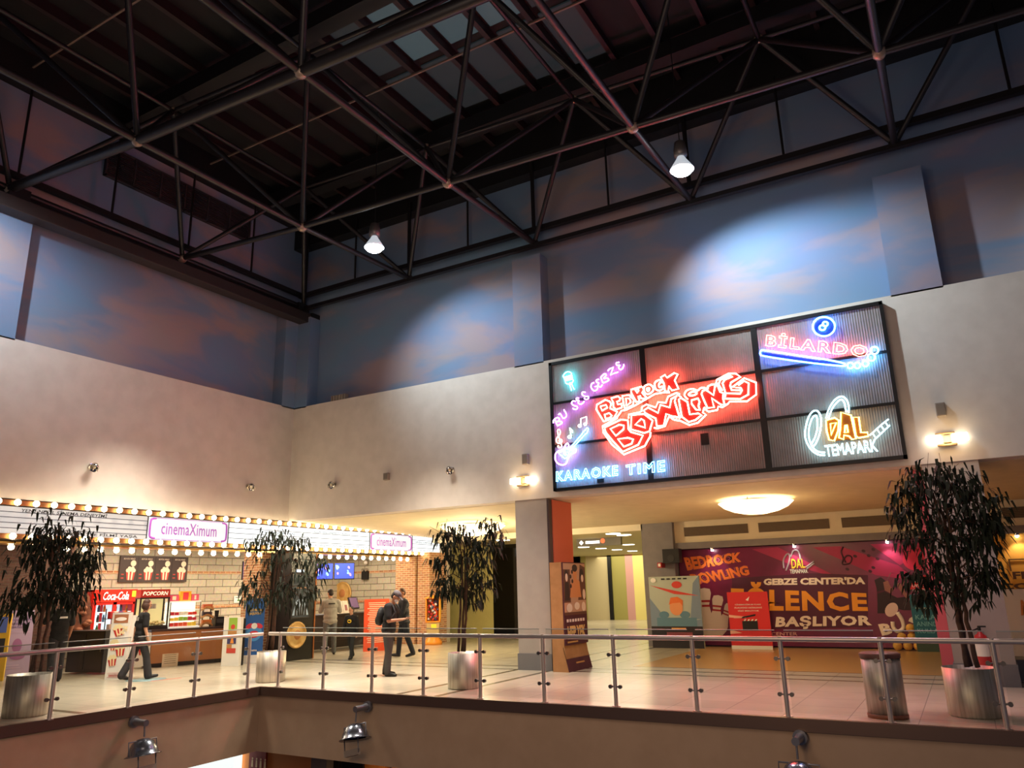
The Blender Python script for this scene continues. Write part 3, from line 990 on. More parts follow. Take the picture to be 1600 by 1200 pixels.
ns = neon_sign('cyan neon microphone in the upper corner panel of the billboard', FB.px(892, 595))
strokes('microphone_tube', ns, Co, Cs, [
    (1, 1, [(300, 330), (315, 280), (360, 245), (412, 247), (442, 285), (380, 315)]),
    (0, 0, [(308, 352), (455, 305)]), (0, 0, [(318, 378), (462, 332)]), (0, 0, [(328, 402), (462, 358)]),
    (0, 1, [(335, 425), (380, 450), (440, 430), (470, 392), (455, 368)]),
    (0, 1, [(395, 445), (425, 500), (438, 560)]), (0, 1, [(440, 432), (460, 490), (488, 542)]), (1, 0, ell(418, 445, 18, 16, 10))], N_CYN, .0135)
Do, Ds = (860, 640), 13.34
ns = neon_sign('violet and blue neon electric guitar', FB.px(888, 698))
strokes('guitar_body_tube', ns, Do, Ds, [(0, 1, [(410, 800), (412, 745), (385, 715), (345, 750), (300, 830), (190, 880), (135, 950), (138, 1060), (200, 1138), (290, 1160), (360, 1130), (400, 1040), (450, 950), (540, 900), (570, 855), (530, 830), (480, 862), (440, 840)])], N_VIO, .0145)
strokes('guitar_neck_tube', ns, Do, Ds, [(1, 0, [(430, 825), (690, 520), (720, 470), (800, 390), (825, 410), (790, 500), (740, 540), (490, 815)]), (1, 0, [(350, 800), (330, 850), (200, 920), (255, 960), (330, 1030), (390, 1000), (410, 920), (440, 870)]), (1, 0, ell(338, 928, 20, 36, 10, -.4))], N_LBL, .0115)
ns = neon_sign('pale neon pair of joined music notes above the guitar neck', FB.px(912, 660))
strokes('note_tube', ns, Do, Ds, [(1, 0, ell(640, 350, 28, 26, 12)), (0, 0, [(668, 350), (665, 200), (780, 160), (785, 310)]), (1, 0, ell(757, 315, 26, 24, 12))], N_PNK, .0115)
ns = neon_sign('green neon single music note', FB.px(893, 677))
strokes('note_tube', ns, Do, Ds, [(1, 0, ell(430, 580, 32, 26, 12)), (0, 0, [(464, 570), (435, 390), (490, 450), (495, 490)])], N_GRN, .0125)
ns = neon_sign('red neon treble clef beside the billboard frame', FB.px(875, 685))
strokes('clef_tube', ns, Do, Ds, [(0, 1, [(215, 770), (185, 770), (205, 800), (250, 795), (265, 760), (240, 690), (215, 600), (190, 520), (180, 450), (208, 425), (235, 460), (225, 530), (175, 590), (155, 650), (180, 705), (230, 712), (268, 680), (265, 640), (228, 630), (212, 662), (232, 685)])], neon('neon_soft_red', (1.0, .32, .22), 10.8), .0125)

# ------------------------------------------------------------------ cinema marquee
FM = xcoord(-15.9)
mq = thing('cinema_marquee', 'long lit cinema marquee with white letter panels and two bulb rows', 'marquee', (-16.1, 14.8, 2.9))
MY0, MY1 = 6.4, 22.2
m = MB(); m.box(-16.62, -15.92, MY0, MY1, 2.86, 3.6); m.build('housing', M('marquee_bronze', (66, 52, 40), .45, .5), mq)
for z in (3.5, 2.86):
    m = MB(); m.box(-15.92, -15.84, MY0, MY1, z, z + .1); m.build('bulb_rail', M('rail_gold', (120, 88, 52), .4, .8), mq)
PANELW = M('letter_panel_white', (120, 122, 124), .5, emit=1.15, ecol=(.92, .97, 1.0))
PANELD = M('letter_panel_dim', (120, 118, 114), .5, emit=.5, ecol=(.92, .92, .92))
LINE = M('panel_line', (40, 42, 50), .5)
PANELL = M('logo_panel_white', (110, 110, 112), .5, emit=.82, ecol=(.95, .95, 1.0))
sec = [(MY0, 10.80, PANELD), (10.80, 13.04, PANELL), (13.04, 18.39, PANELW), (18.39, 20.54, PANELL), (20.54, MY1, PANELW)]
for a0, a1, mt in sec:
    m = MB(); fbox(m, FM, a0 + .01, a1 - .01, 2.965, 3.48, -.02, .0); m.build('letter_panel', mt, mq)
for a0, a1, n in ((MY0, 10.80, 5), (13.04, 18.39, 4), (20.54, MY1, 4)):
    m = MB()
    for k in range(1, n):
        z = 2.965 + .515 * k / n
        fbox(m, FM, a0, a1, z - .006, z + .006, 0, .008)
    m.build('panel_rule', LINE, mq)
for a in (10.80, 13.04, 18.39, 20.54):
    m = MB(); fbox(m, FM, a - .012, a + .012, 2.965, 3.48, 0, .01); m.build('panel_divider', LINE, mq)
LET = M('letter_black', (26, 24, 28), .6)
LETB = M('letter_blue_grey', (96, 124, 150), .6)
PUR = M('logo_purple', (150, 70, 180), .6, emit=.12, ecol=srgb((190, 110, 215)))
ya = FM.px(33, 800)[0]; yb = FM.px(167, 812)[0]
text('lettering', 'YENİ NESİL SİNEMA DENEYİMİ', FM, tbox(ya, yb, 3.385, 3.47), LET, mq, .004, shear=.12, bold=.008)
ya = FM.px(70, 832)[0]; yb = FM.px(214, 840)[0]
text('lettering', 'SİSTEMLERİYLE FİLMİ YAŞA', FM, tbox(ya, yb, 2.975, 3.06), LET, mq, .004, bold=.008)
text('lettering', 'SENİN DÜNYAN', FM, tbox(14.2, 15.25, 3.265, 3.335), LETB, mq, .004)
text('lettering', 'BİZİM YENİ SİNEMA TUTKUMUZ', FM, tbox(16.0, 17.5, 3.365, 3.44), LETB, mq, .004)
text('lettering', 'ÖZEL SİNEMA SİSTEMLERİYLE FİLMİ YAŞA', FM, tbox(15.9, 18.3, 2.985, 3.06), LETB, mq, .004)
text('lettering', 'SENİN DÜNYAN', FM, tbox(20.7, 21.6, 3.25, 3.33), LETB, mq, .004)
text('lettering', 'FİLMİ YAŞA', FM, tbox(20.9, 21.8, 2.985, 3.05), LETB, mq, .004)
for a0, a1 in ((10.80, 13.04), (18.39, 20.54)):
    w_ = a1 - a0
    text('logo_lettering', 'cinemaXimum', FM, [(a0 + .16 * w_, 3.10), (a1 - .16 * w_, 3.10), (a1 - .16 * w_, 3.38), (a0 + .16 * w_, 3.38)], PUR, mq, .006, bold=.0, spacing=1.05)
    for sx in (-1, 1):
        m = MB()
        cx = (a0 + a1) / 2
        pts = [(cx + sx * w_ * .41, 3.45), (cx + sx * w_ * .455, 3.43), (cx + sx * w_ * .47, 3.36), (cx + sx * w_ * .47, 3.09), (cx + sx * w_ * .455, 3.02), (cx + sx * w_ * .41, 3.0)]
        m.tube([FM.P(a, b, .01) for a, b in cr_spline(pts)], .022, n=6)
        m.build('logo_bracket', PUR, mq)
    m = MB()
    for sgn in (3.462, 2.985): fbox(m, FM, (a0 + a1) / 2 - w_ * .44, (a0 + a1) / 2 + w_ * .44, sgn - .006, sgn + .006, 0, .008)
    m.build('logo_rule', PUR, mq)
BULB = M('bulb_glow', (255, 236, 200), .3, emit=15, ecol=(1.0, .80, .50))
SOCK = M('bulb_socket', (214, 176, 110), .3, .7)


def bulb_mesh(down=False):
    m = MB()
    if down: m.ball((0, 0, -.055), .062, 12)
    else: m.ball((.07, 0, 0), .062, 12)
    k = MB()
    if down: k.cyl((0, 0, -.02), (0, 0, .02), .035, n=10)
    else: k.cyl((0, 0, 0), (.03, 0, 0), .035, n=10)
    return m.mesh('bulb'), k.mesh('bulb_socket')


b0, s0 = bulb_mesh()
b0.materials.append(BULB); s0.materials.append(SOCK)
for z in (3.55, 2.905):
    for k in range(42):
        p = Vector((-15.84, 7.55 + k * (21.98 - 7.55) / 41, z))
        o = bpy.data.objects.new('bulb', b0); COL.objects.link(o); o.parent = mq; o.location = p - ORG[mq]; ORG[o] = p
        e = bpy.data.objects.new('bulb_socket', s0); COL.objects.link(e); e.parent = o
# light strip under the canopy
cs = thing('canopy_light_strip', 'row of warm bulbs under the brass canopy behind the marquee', 'light strip', (-16.6, 14.6, 2.80))
m = MB(); m.box(-16.75, -16.3, 6.4, 15.0, 2.80, 2.84); m.box(-16.7, -16.25, 15.9, 21.2, 2.80, 2.84); m.build('canopy_plate', M('brass_plate', (190, 146, 84), .28, .85), cs)
b1, s1 = bulb_mesh(True)
b1.materials.append(BULB); s1.materials.append(SOCK)
for k in range(36):
    t = k / 35
    y = 7.9 + t * 13.1
    if 15.0 < y < 15.9: continue
    p = Vector((-16.52 if y < 15.5 else -16.45, y, 2.80))
    o = bpy.data.objects.new('bulb', b1); COL.objects.link(o); o.parent = cs; o.location = p - ORG[cs]; ORG[o] = p
    e = bpy.data.objects.new('bulb_socket', s1); COL.objects.link(e); e.parent = o

# ------------------------------------------------------------------ lamps and fittings
LAMPW = M('lamp_white_glow', (255, 255, 255), .3, emit=30, ecol=(.86, .95, 1.0))
for lab, p in (('highbay lamp with glowing bell hanging in front of the wall above the billboard', (-3.6, 13.0, 9.45)), ('highbay lamp with glowing bell hanging near the truss corner', (-10.8, 12.4, 9.45))):
    t = thing('highbay_lamp', lab, 'lamp', p, 'high bay lamps under the truss')
    m = MB(); m.lathe(p, [(.03, .62), (.1, .6), (.13, .42), (.13, .3), (.06, .28)], 16); m.build('ballast_housing', M('lamp_grey_metal', (120, 116, 116), .4, .6), t)
    m = MB(); m.lathe(p, [(.06, .3), (.1, .22), (.19, .08), (.235, .0), (.225, .0), (.18, .08), (.09, .2)], 20); m.build('reflector_bell', M('prismatic_reflector', (235, 240, 245), .2, emit=.5, ecol=(.8, .9, 1.0)), t)
    m = MB(); m.ball(Vector(p) + Vector((0, 0, .0)), .205, 20, rz=.55); m.build('lamp_globe', LAMPW, t)
    m = MB(); m.cyl(Vector(p) + Vector((0, 0, .6)), Vector((p[0], p[1], 13.26)), .012, n=6); m.build('suspension_cable', BLACK, t)

# wall sconces, speakers, little spotlights
SCG = M('sconce_glass', (255, 250, 236), .3, emit=6, ecol=(1.0, .90, .70))
fy = ycoord(YW)
for lab, (x, y) in (('twin glass wall sconce lit above the grey pillar', (820, 752)), ('twin glass wall sconce lit above the tall potted tree', (1480, 687))):
    a, b = fy.px(x, y)
    t = thing('wall_sconce', lab, 'wall lamp', fy.P(a, b), 'twin wall sconces')
    m = MB(); m.bbox(a - .06, a + .06, YW - .1, YW, b - .07, b + .07, .01); m.bbox(a - .16, a + .14, YW - .1, YW - .02, b - .12, b - .08, .008); m.bbox(a - .17, a + .13, YW - .1, YW - .02, b + .085, b + .12, .008)
    m.build('bracket', M('sconce_brass', (176, 150, 116), .35, .7), t)
    for sx in (-.2, .2):
        m = MB(); m.bbox(a + sx - .12, a + sx + .12, YW - .14, YW - .03, b - .06, b + .075, .015); m.build('glass_shade', SCG, t)
    light('POINT', 'sconce_light', (a, YW - .25, b), 7, (255, 214, 150), None, .1)
for lab, (x, y) in (('small grey wall speaker above the sconce by the billboard', (823, 718)), ('small grey wall speaker above the sconce by the tall potted tree', (1470, 641)), ('small grey wall speaker between two spotlights', (606, 745))):
    a, b = fy.px(x, y)
    h = .12 if x != 606 else .09
    t = thing('wall_speaker', lab, 'speaker', fy.P(a, b), 'wall speakers')
    m = MB(); m.bbox(a - .075, a + .075, YW - .1, YW, b - h, b + h, .01); m.build('cabinet', M('speaker_grey', (150, 138, 126), .6), t)
    m = MB(); m.box(a - .06, a + .06, YW - .106, YW - .1, b - h + .02, b + h - .02); m.build('speaker_cloth', M('speaker_cloth', (122, 112, 102), .8), t)
fl = xcoord(XW)
for lab, (x, y), left in (('chrome wall spotlight above the first marquee words', (142, 729), 1), ('chrome wall spotlight on the cinema wall near the corner', (387, 760), 1), ('chrome wall spotlight just past the wall corner', (523, 757), 0), ('chrome wall spotlight above the potted tree in front of the pillar', (707, 734), 0)):
    fr = fl if left else fy
    a, b = fr.px(x, y)
    n = fr.n
    p = fr.P(a, b)
    t = thing('wall_spotlight', lab, 'spotlight', p, 'small chrome wall spotlights')
    m = MB(); m.cyl(p, p + n * .04, .07, n=14); m.cyl(p + n * .04, p + n * .12, .022, n=8); m.build('wall_mount', M('chrome', (200, 196, 190), .15, 1.0), t)
    d = Vector((.35, -.35, -.55)).normalized()
    h = p + n * .14
    m = MB(); m.lathe(h, [(.02, -.06), (.055, -.05), (.085, .02), (.1, .09), (.092, .09), (.05, .0)], 16, axis=d); m.build('lamp_head', M('chrome'), t)
    m = MB(); m.ball(h + d * .03, .04, 10); m.build('bulb', M('lamp_glass', (230, 220, 200), .15), t)

# ceiling bowls
BOWL = M('alabaster_glow', (255, 240, 205), .4, emit=3.6, ecol=(1.0, .80, .46))
for lab, x, y, r in (('round shallow glass bowl light on the ceiling before the purple banner', -4.0, 18.0, .84), ('round shallow glass bowl light on the ceiling behind the grey pillar', -12.2, 18.6, .95)):
    zc = 3.63 - (y - 15) * .0254
    t = thing('ceiling_light', lab, 'ceiling light', (x, y, zc), 'round ceiling bowl lights')
    m = MB(); m.lathe((x, y, zc - .1), [(0, -.24), (r * .3, -.225), (r * .6, -.17), (r * .85, -.08), (r, .03), (r * .97, .03), (r * .82, -.06), (r * .55, -.145), (0, -.2)], 32); m.build('glass_bowl', BOWL, t)
    m = MB()
    for k in range(3):
        an = k * 2.094 + .5
        m.cyl((x + r * .8 * cos(an), y + r * .8 * sin(an), zc - .14), (x + r * .8 * cos(an), y + r * .8 * sin(an), zc), .012, n=6)
    m.cyl((x, y, zc - .03), (x, y, zc), .3, n=20)
    m.build('ceiling_mount', M('lamp_grey_metal'), t)
# little fitting on the ledge above the white fascia
a0, b0_ = fy.px(516, 629); a1, b1_ = fy.px(538, 619)
t = thing('ledge_fitting', 'small pale ribbed fitting standing on the ledge near the wall corner', 'fitting', (a0, YW, 6.81))
m = MB(); m.box(a0, a1, YW + .02, YW + .16, 6.81, 6.97); m.build('casing', M('speaker_grey'), t)
m = MB()
for k in range(5):
    x = a0 + (a1 - a0) * (k + .5) / 5
    m.box(x - .015, x + .015, YW + .0, YW + .02, 6.82, 6.96)
m.build('ribs', M('speaker_cloth'), t)
# passage downlights
DL = M('downlight_glow', (255, 250, 230), .3, emit=8, ecol=(1.0, .9, .68))
fc = Fr((0, 0, 3.275), (1, 0, 0), (0, 1, 0))
for k, (x, y) in enumerate(((958, 834), (975, 836), (912, 855), (939, 857), (964, 859), (982, 851), (988, 861), (786, 844), (772, 862))):
    a, b = fc.px(x, y)
    o = MB(); o.lathe((a, b, 3.265), [(.0, 0), (.2, 0), (.23, .0), (.23, .015)], 18)
    d = o.build('downlight', DL)
    tag(d, 'round recessed downlight glowing in the passage ceiling behind the pillars', 'downlight', 'passage ceiling downlights')
# hoarding spot lamps under the grey lintel
for lab, (x, y) in (('tiny spotlight under the lintel above the orange bowling lettering', (1112.5, 855)), ('tiny spotlight under the lintel above the coaster logo', (1240.6, 850)), ('tiny spotlight under the lintel above the music clef', (1386, 843)), ('tiny spotlight over the amber food shop front', (1588, 832))):
    fr = ycoord(21.86)
    a, b = fr.px(x, y)
    t = thing('lintel_spotlight', lab, 'spotlight', (a, 21.86, 2.66), 'spotlights under the shop lintel')
    m = MB(); m.cyl((a, 21.86, 2.63), (a, 21.86, 2.69), .055, n=14); m.build('lamp_can', M('chrome'), t)
    m = MB(); m.ball((a, 21.86, 2.625), .045, 10); m.build('bulb', M('spot_bulb', (255, 255, 255), .3, emit=22, ecol=(1.0, .95, .88)), t)
    light('SPOT', 'lintel_spot', (a, 21.72, 2.6), 22, (255, 236, 216), (a, 22.1, 1.2), .04, 95, .6)
# vents in the header
fh = ycoord(21.9)
for lab, pa, pb in (('dark slot vent in the header above the bowling lettering', (1069, 828), (1169, 828)), ('dark slot vent in the header above the coaster logo', (1185, 821), (1296, 821)), ('dark slot vent in the header half hidden by the tall tree', (1315, 815), (1412, 815)), ('dark slot vent in the header of the amber shop', (1566, 800), (1640, 796))):
    a0, b0_ = fh.px(*pa); a1, b1_ = fh.px(*pb)
    zc = 3.17
    t = thing('air_vent', lab, 'vent', fh.P(a0, zc), 'header slot vents')
    m = MB(); fbox(m, fh, a0, a1, zc - .13, zc + .13, 0, .015); m.build('vent_recess', M('vent_dark', (84, 70, 56), .8), t)
    m = MB()
    for k in range(7): fbox(m, fh, a0, a1, zc - .12 + k * .038, zc - .106 + k * .038, .015, .03)
    m.build('vent_slats', M('vent_slat', (124, 104, 82), .6), t)

# ------------------------------------------------------------------ railings
GLASS = M('rail_glass', (240, 250, 246), .0, trans=1.0, ior=1.1, spec=.25)
_nt = GLASS.node_tree
_o = _nt.nodes['Material Output']
_tr = nd(_nt, 'ShaderNodeBsdfTransparent'); _tr.inputs[0].default_value = (.93, .95, .94, 1)
_gl = nd(_nt, 'ShaderNodeBsdfGlossy'); _gl.inputs['Roughness'].default_value = 0.0
_fr = nd(_nt, 'ShaderNodeFresnel', i_IOR=1.45)
_mx = nd(_nt, 'ShaderNodeMixShader')
_ge = nd(_nt, 'ShaderNodeNewGeometry'); _sb = nd(_nt, 'ShaderNodeMath', operation='SUBTRACT'); _sb.inputs[0].default_value = 1.0
_nt.links.new(_ge.outputs['Backfacing'], _sb.inputs[1]); _ml = nd(_nt, 'ShaderNodeMath', operation='MULTIPLY')
_nt.links.new(_fr.outputs[0], _ml.inputs[0]); _nt.links.new(_sb.outputs[0], _ml.inputs[1]); _nt.links.new(_ml.outputs[0], _mx.inputs[0]); _nt.links.new(_tr.outputs[0], _mx.inputs[1]); _nt.links.new(_gl.outputs[0], _mx.inputs[2]); _nt.links.new(_mx.outputs[0], _o.inputs[0])
RAILM = M('satin_rail_steel', (200, 190, 182), .42, .75)


def railing(label, a, b, posts, flip):
    a, b = Vector(a), Vector(b)
    d = (b - a).normalized()
    n = Vector((0, 0, 1)).cross(d) * flip      # towards the atrium
    t = thing('glass_railing', label, 'railing', (a + b) / 2)
    m = MB(); m.cyl(a + Vector((0, 0, .965)), b + Vector((0, 0, .965)), .034, n=12); m.build('handrail', RAILM, t)
    ps = [a + d * q for q in posts]
    for i, p in enumerate(ps):
        m = MB(); m.cyl(p, p + Vector((0, 0, 1.0)), .03, n=10); m.cyl(p, p + Vector((0, 0, .02)), .06, n=12)
        po = m.build('post', RAILM, t)
        for z in (.28, .72):
            for s in (-1, 1):
                if (i == 0 and s < 0) or (i == len(ps) - 1 and s > 0): continue
                c = p + d * (.075 * s) + Vector((0, 0, z))
                m = MB(); m.cyl(c - n * .02, c + n * .02, .028, n=10); m.cyl(p + Vector((0, 0, z)), c, .012, n=6); m.build('glass_clamp', STEELD, po)
    for p, q in zip(ps[:-1], ps[1:]):
        p2, q2 = p + d * .06, q - d * .06
        m = MB(); m.prism([p2 + Vector((0, 0, .06)) - n * .005, q2 + Vector((0, 0, .06)) - n * .005, q2 + Vector((0, 0, 1.075)) - n * .005, p2 + Vector((0, 0, 1.075)) - n * .005], n * .01)
        m.build('glass_panel', GLASS, t, True)
        m = MB(); m.cyl(p2 + Vector((0, 0, 1.078)), q2 + Vector((0, 0, 1.078)), .007, n=6); m.build('glass_top_edge', M('glass_edge', (150, 158, 152), .2), t)


LP = [6.87 - 1.235 * 2, 6.87 - 1.235, 6.87, 8.105, 9.335, 10.5]
railing('glass railing with steel posts along the atrium edge facing the cinema counter', (-11.97, LP[0] - .1, 0), (-11.97, 10.8, 0), [y - LP[0] + .1 for y in LP] + [10.87 - LP[0] + .1 - .001][:0], -1)
RP = [-11.6, -10.45, -9.3, -8.18, -7.04, -5.88, -4.7, -3.5, -2.3, -1.09, .11, 1.3, 2.5]
railing('long glass railing with steel posts along the atrium edge below the billboard', (-11.9, 10.91, 0), (2.6, 10.91, 0), [x + 11.9 for x in RP], -1)

# flood lamps on the slab edge
def flood(lab, p, n, yaw=0):
    p = Vector(p); n = Vector(n)
    s = n.cross(Vector((0, 0, 1)))
    t = thing('flood_lamp', lab, 'flood lamp', p, 'dome flood lamps on the slab edge')
    LM = M('flood_grey', (130, 132, 140), .35, .7)
    m = MB(); m.cyl(p, p + n * .05, .09, n=14); m.cyl(p + n * .05, p + n * .26, .06, .045, n=12); m.cyl(p + n * .24, p + n * .34, .05, n=12); m.build('wall_bracket', LM, t)
    c = p + n * .32 + Vector((0, 0, -.4))
    m = MB(); m.cyl(p + n * .3, c + Vector((0, 0, .2)), .014, n=8); m.build('stem', LM, t)
    up = (Vector((0, 0, 1)) + n * -.18 + s * yaw).normalized()
    q = c - up * .02
    m = MB(); m.lathe(q, [(.02, .2), (.09, .19), (.16, .14), (.21, .05), (.225, -.02), (.27, -.04), (.27, -.05), (.2, -.03)], 24, axis=up); m.build('dome_reflector', M('flood_dome', (146, 152, 164), .22, .9), t)
    m = MB()
    e = up.cross(n).normalized(); g = e.cross(up)
    m.tube([q + e * -.24 - up * .05, q + e * -.24 + up * .17, q + e * .24 + up * .17, q + e * .24 - up * .05], .011, False, 6)
    m.tube([q + e * -.15 + g * .1 - up * .05, q + e * -.15 + g * .1 - up * .26, q + e * .15 + g * .1 - up * .26, q + e * .15 + g * .1 - up * .05], .011, False, 6)
    m.build('yoke', LM, t)
    m = MB(); m.prism([q + e * -.15 + g * .05 - up * .3, q + e * .15 + g * .05 - up * .3, q + e * .15 + g * .05 - up * .2, q + e * -.15 + g * .05 - up * .2], g * .07); m.build('lamp_box', M('flood_lens', (150, 140, 128), .3), t)


flood('dome flood lamp on the slab edge below the white sandwich boards', (-11.93, 8.2, -.22), (1, 0, 0))
flood('dome flood lamp on the slab edge beside the inner atrium corner', (-9.25, 10.78, -.2), (0, -1, 0), .25)
flood('dome flood lamp on the slab edge near the steel bin', (-2.15, 10.78, -.2), (0, -1, 0))
# ------------------------------------------------------------------ cinema lobby
WHITE = M('white_board', (236, 232, 224), .6)
INK = M('print_black', (24, 22, 24), .6)
WPR = M('print_white', (240, 238, 230), .6)
def C(r, g, b): return M('print_%02x%02x%02x' % (r, g, b), (r, g, b), .55)


def gframe(pl, pr, yaw=None):
    """upright plane standing on the floor between two points"""
    a, b = Vector(pl), Vector(pr)
    return Fr(a, b - a, (0, 0, 1)), (b - a).length


def pieces(name, fr, groups, par, c=.004):
    """groups: list of (material, [polygons]) -> one print mesh per colour"""
    for k, (mt, polys) in enumerate(groups):
        shapes(name, fr, polys, mt, par, c + .0012 * k, .002)


def popcorn_box(cx, cy, s, rot=0):
    """red striped popcorn tub as print shapes: returns colour groups"""
    ca, sa = cos(rot), sin(rot)
    def T(P): return [(cx + s * (x * ca - y * sa), cy + s * (x * sa + y * ca)) for x, y in P]
    body = T([(-.32, -.5), (.32, -.5), (.45, .25), (-.45, .25)])
    st = [T([(-.2 + k * .26, -.5), (-.08 + k * .26, -.5), (-.08 + k * .32, .25), (-.24 + k * .32, .25)]) for k in range(2)]
    tops = [T(ell(x, y, .17, n=10)) for x, y in ((-.3, .32), (0, .38), (.3, .32), (-.14, .5), (.16, .5))]
    return body, st, tops


RED = C(204, 36, 36)
CREAM = C(246, 226, 176)
YEL = C(246, 206, 60)

# concession counter, skewed a little to the walkway
A0, B0 = ground(233, 1044), ground(348, 1034.6)
FCn = Fr(A0, B0 - A0, (0, 0, 1))
LC = (B0 - A0).length
t = thing('concession_counter', 'brown fronted concession counter with dark top and black kickboard', 'counter', A0)
m = MB(); fbox(m, FCn, .0, LC, .1, .86, -.7, 0); m.build('body', M('counter_brown', (178, 118, 72), .5), t)
m = MB(); fbox(m, FCn, -.04, LC + .02, .86, .91, -.75, .04); m.build('worktop', M('counter_dark_top', (56, 36, 30), .35), t)
m = MB(); fbox(m, FCn, .02, LC - .02, 0, .1, -.68, -.05); m.build('kickboard', BLACK, t)
m = MB(); fbox(m, FCn, -.34, -.01, .06, .84, -.6, -.01); m.build('end_panel', WHITE, t)
bd, stp, tp = popcorn_box(-.18, .45, .26)
pieces('end_print', Fr(FCn.P(0, 0, -.01), FCn.u, FCn.v), [(RED, [bd]), (CREAM, stp + tp)], t)
a0, b0_ = FCn.px(254, 1022); a1, b1_ = FCn.px(277, 1042)
m = MB(); fbox(m, FCn, a0, a1, b1_, b0_, .002, .006); n_ = m.build('paper_notice', C(222, 206, 176), None)
tag(n_, 'pale paper notice taped to the brown counter front', 'notice')
ORG[n_] = Vector((0, 0, 0))
m = MB()
for k in range(5): fbox(m, FCn, a0 + .05, a1 - .05, b1_ + .1 + k * .05, b1_ + .112 + k * .05, .006, .0075)
m.build('notice_lines', C(120, 110, 96), n_)


def on_counter(px0, px1, py, back):
    """x range on the worktop read at a given setback"""
    fr = Fr(FCn.P(0, 0, -back), FCn.u, FCn.v)
    return fr, fr.px(px0, py)[0], fr.px(px1, py)[0]


# popcorn machine
fr, a0, a1 = on_counter(217, 263, 960, .25)
zt = fr.px(240, 921)[1]
t = thing('popcorn_machine', 'popcorn machine with red lettered header and glass sides on the counter', 'popcorn machine', fr.P((a0 + a1) / 2, .91, -.2))
m = MB(); fbox(m, fr, a0, a1, zt - .2, zt, -.42, 0); m.build('header', M('popcorn_red', (186, 44, 30), .4), t)
m = MB(); fbox(m, fr, a0 - .01, a1 + .01, zt - .235, zt - .2, -.43, .01); fbox(m, fr, a0 - .01, a1 + .01, .91, 1.0, -.43, .01); m.build('casing', M('machine_black', (30, 26, 24), .4), t)
for x in (a0 + .015, a1 - .015):
    for cc in (-.4, -.01):
        m = MB(); fbox(m, fr, x - .018, x + .018, 1.0, zt - .23, cc - .018, cc + .018); m.build('corner_post', M('machine_black'), t)
m = MB(); fbox(m, fr, a0 + .03, a1 - .03, 1.0, zt - .23, -.41, -.405); m.build('back_panel', M('machine_glow', (240, 226, 160), .5, emit=.5, ecol=srgb((240, 226, 160))), t)
m = MB(); random.seed(3)
for k in range(60): m.ball(fr.P(random.uniform(a0 + .06, a1 - .06), 1.02 + random.random() * .07, random.uniform(-.36, -.05)), .028, 6)
pc = m.build('popped_corn', M('popcorn', (250, 232, 170), .8), t); pc['kind'] = 'stuff'
m = MB(); m.cyl(fr.P((a0 + a1) / 2, zt - .48, -.2), fr.P((a0 + a1) / 2, zt - .36, -.2), .1, n=14); m.build('kettle', STEEL, t)
text('lettering', 'POPCORN', fr, tbox(a0 + .05, a1 - .05, zt - .15, zt - .05), M('popcorn_letters', (255, 246, 220), .5, emit=.6), t, .003, bold=.02, shear=.2)
# snack display case
fr, a0, a1 = on_counter(265, 313, 960, .25)
zt = fr.px(290, 939)[1]
t = thing('snack_display_case', 'lit glass snack case with shelves of red and yellow packets on the counter', 'display case', fr.P((a0 + a1) / 2, .91, -.2))
m = MB(); fbox(m, fr, a0, a1, .91, .95, -.42, 0); fbox(m, fr, a0, a1, zt - .03, zt, -.42, 0); m.build('casing', M('case_white', (236, 232, 214), .4, emit=.5, ecol=(1, .97, .85)), t)
m = MB(); fbox(m, fr, a0, a1, .95, zt - .03, -.42, -.415); m.build('back_panel', M('case_back', (244, 240, 214), .4, emit=.7, ecol=(1, .97, .82)), t)
for z in (1.08, 1.22, 1.36):
    if z < zt - .08:
        m = MB(); fbox(m, fr, a0 + .01, a1 - .01, z, z + .012, -.4, -.03); m.build('shelf', M('case_white'), t)
for x in (a0 + .01, a1 - .01):
    m = MB(); fbox(m, fr, x - .01, x + .01, .95, zt - .03, -.02, 0); m.build('corner_post', STEELD, t)
SN = [C(214, 50, 40), C(232, 90, 50), C(240, 206, 70), C(150, 190, 60), C(200, 40, 60), C(236, 226, 210)]
random.seed(5)
snk = []
for r_, z in enumerate((.953, 1.093, 1.233)):
    if z > zt - .1: continue
    n = 6
    for k in range(n):
        x = a0 + .05 + (a1 - a0 - .1) * (k + .5) / n
        m = MB(); fbox(m, fr, x - .045, x + .045, z, z + random.uniform(.07, .1), -.17, -.1)
        o = m.build('snack_packet', SN[(k // 2 + r_ * 2) % 6]); tag(o, 'small bright snack packet on a shelf of the lit glass case', 'snack packet', 'packets in the glass snack case')
for k, (lab, cl, x0, x1, h) in enumerate((('pink printed carton standing on the glass case beside the popcorn machine', C(216, 76, 110), .02, .32, .16), ('tall yellow and orange carton in the middle on top of the glass case', C(244, 176, 40), .36, .72, .25), ('pink printed carton at the far end on top of the glass case', C(222, 90, 120), .74, .98, .17))):
    m = MB(); fbox(m, fr, a0 + (a1 - a0) * x0, a0 + (a1 - a0) * x1, zt, zt + h, -.3, -.16)
    o = m.build('snack_carton', cl); tag(o, lab, 'carton')
    m = MB(); fbox(m, fr, a0 + (a1 - a0) * (x0 + .09), a0 + (a1 - a0) * (x1 - .09), zt + .03, zt + h - .03, -.16, -.157); m.build('carton_print', C(250, 226, 200) if k != 1 else C(226, 60, 70), o)
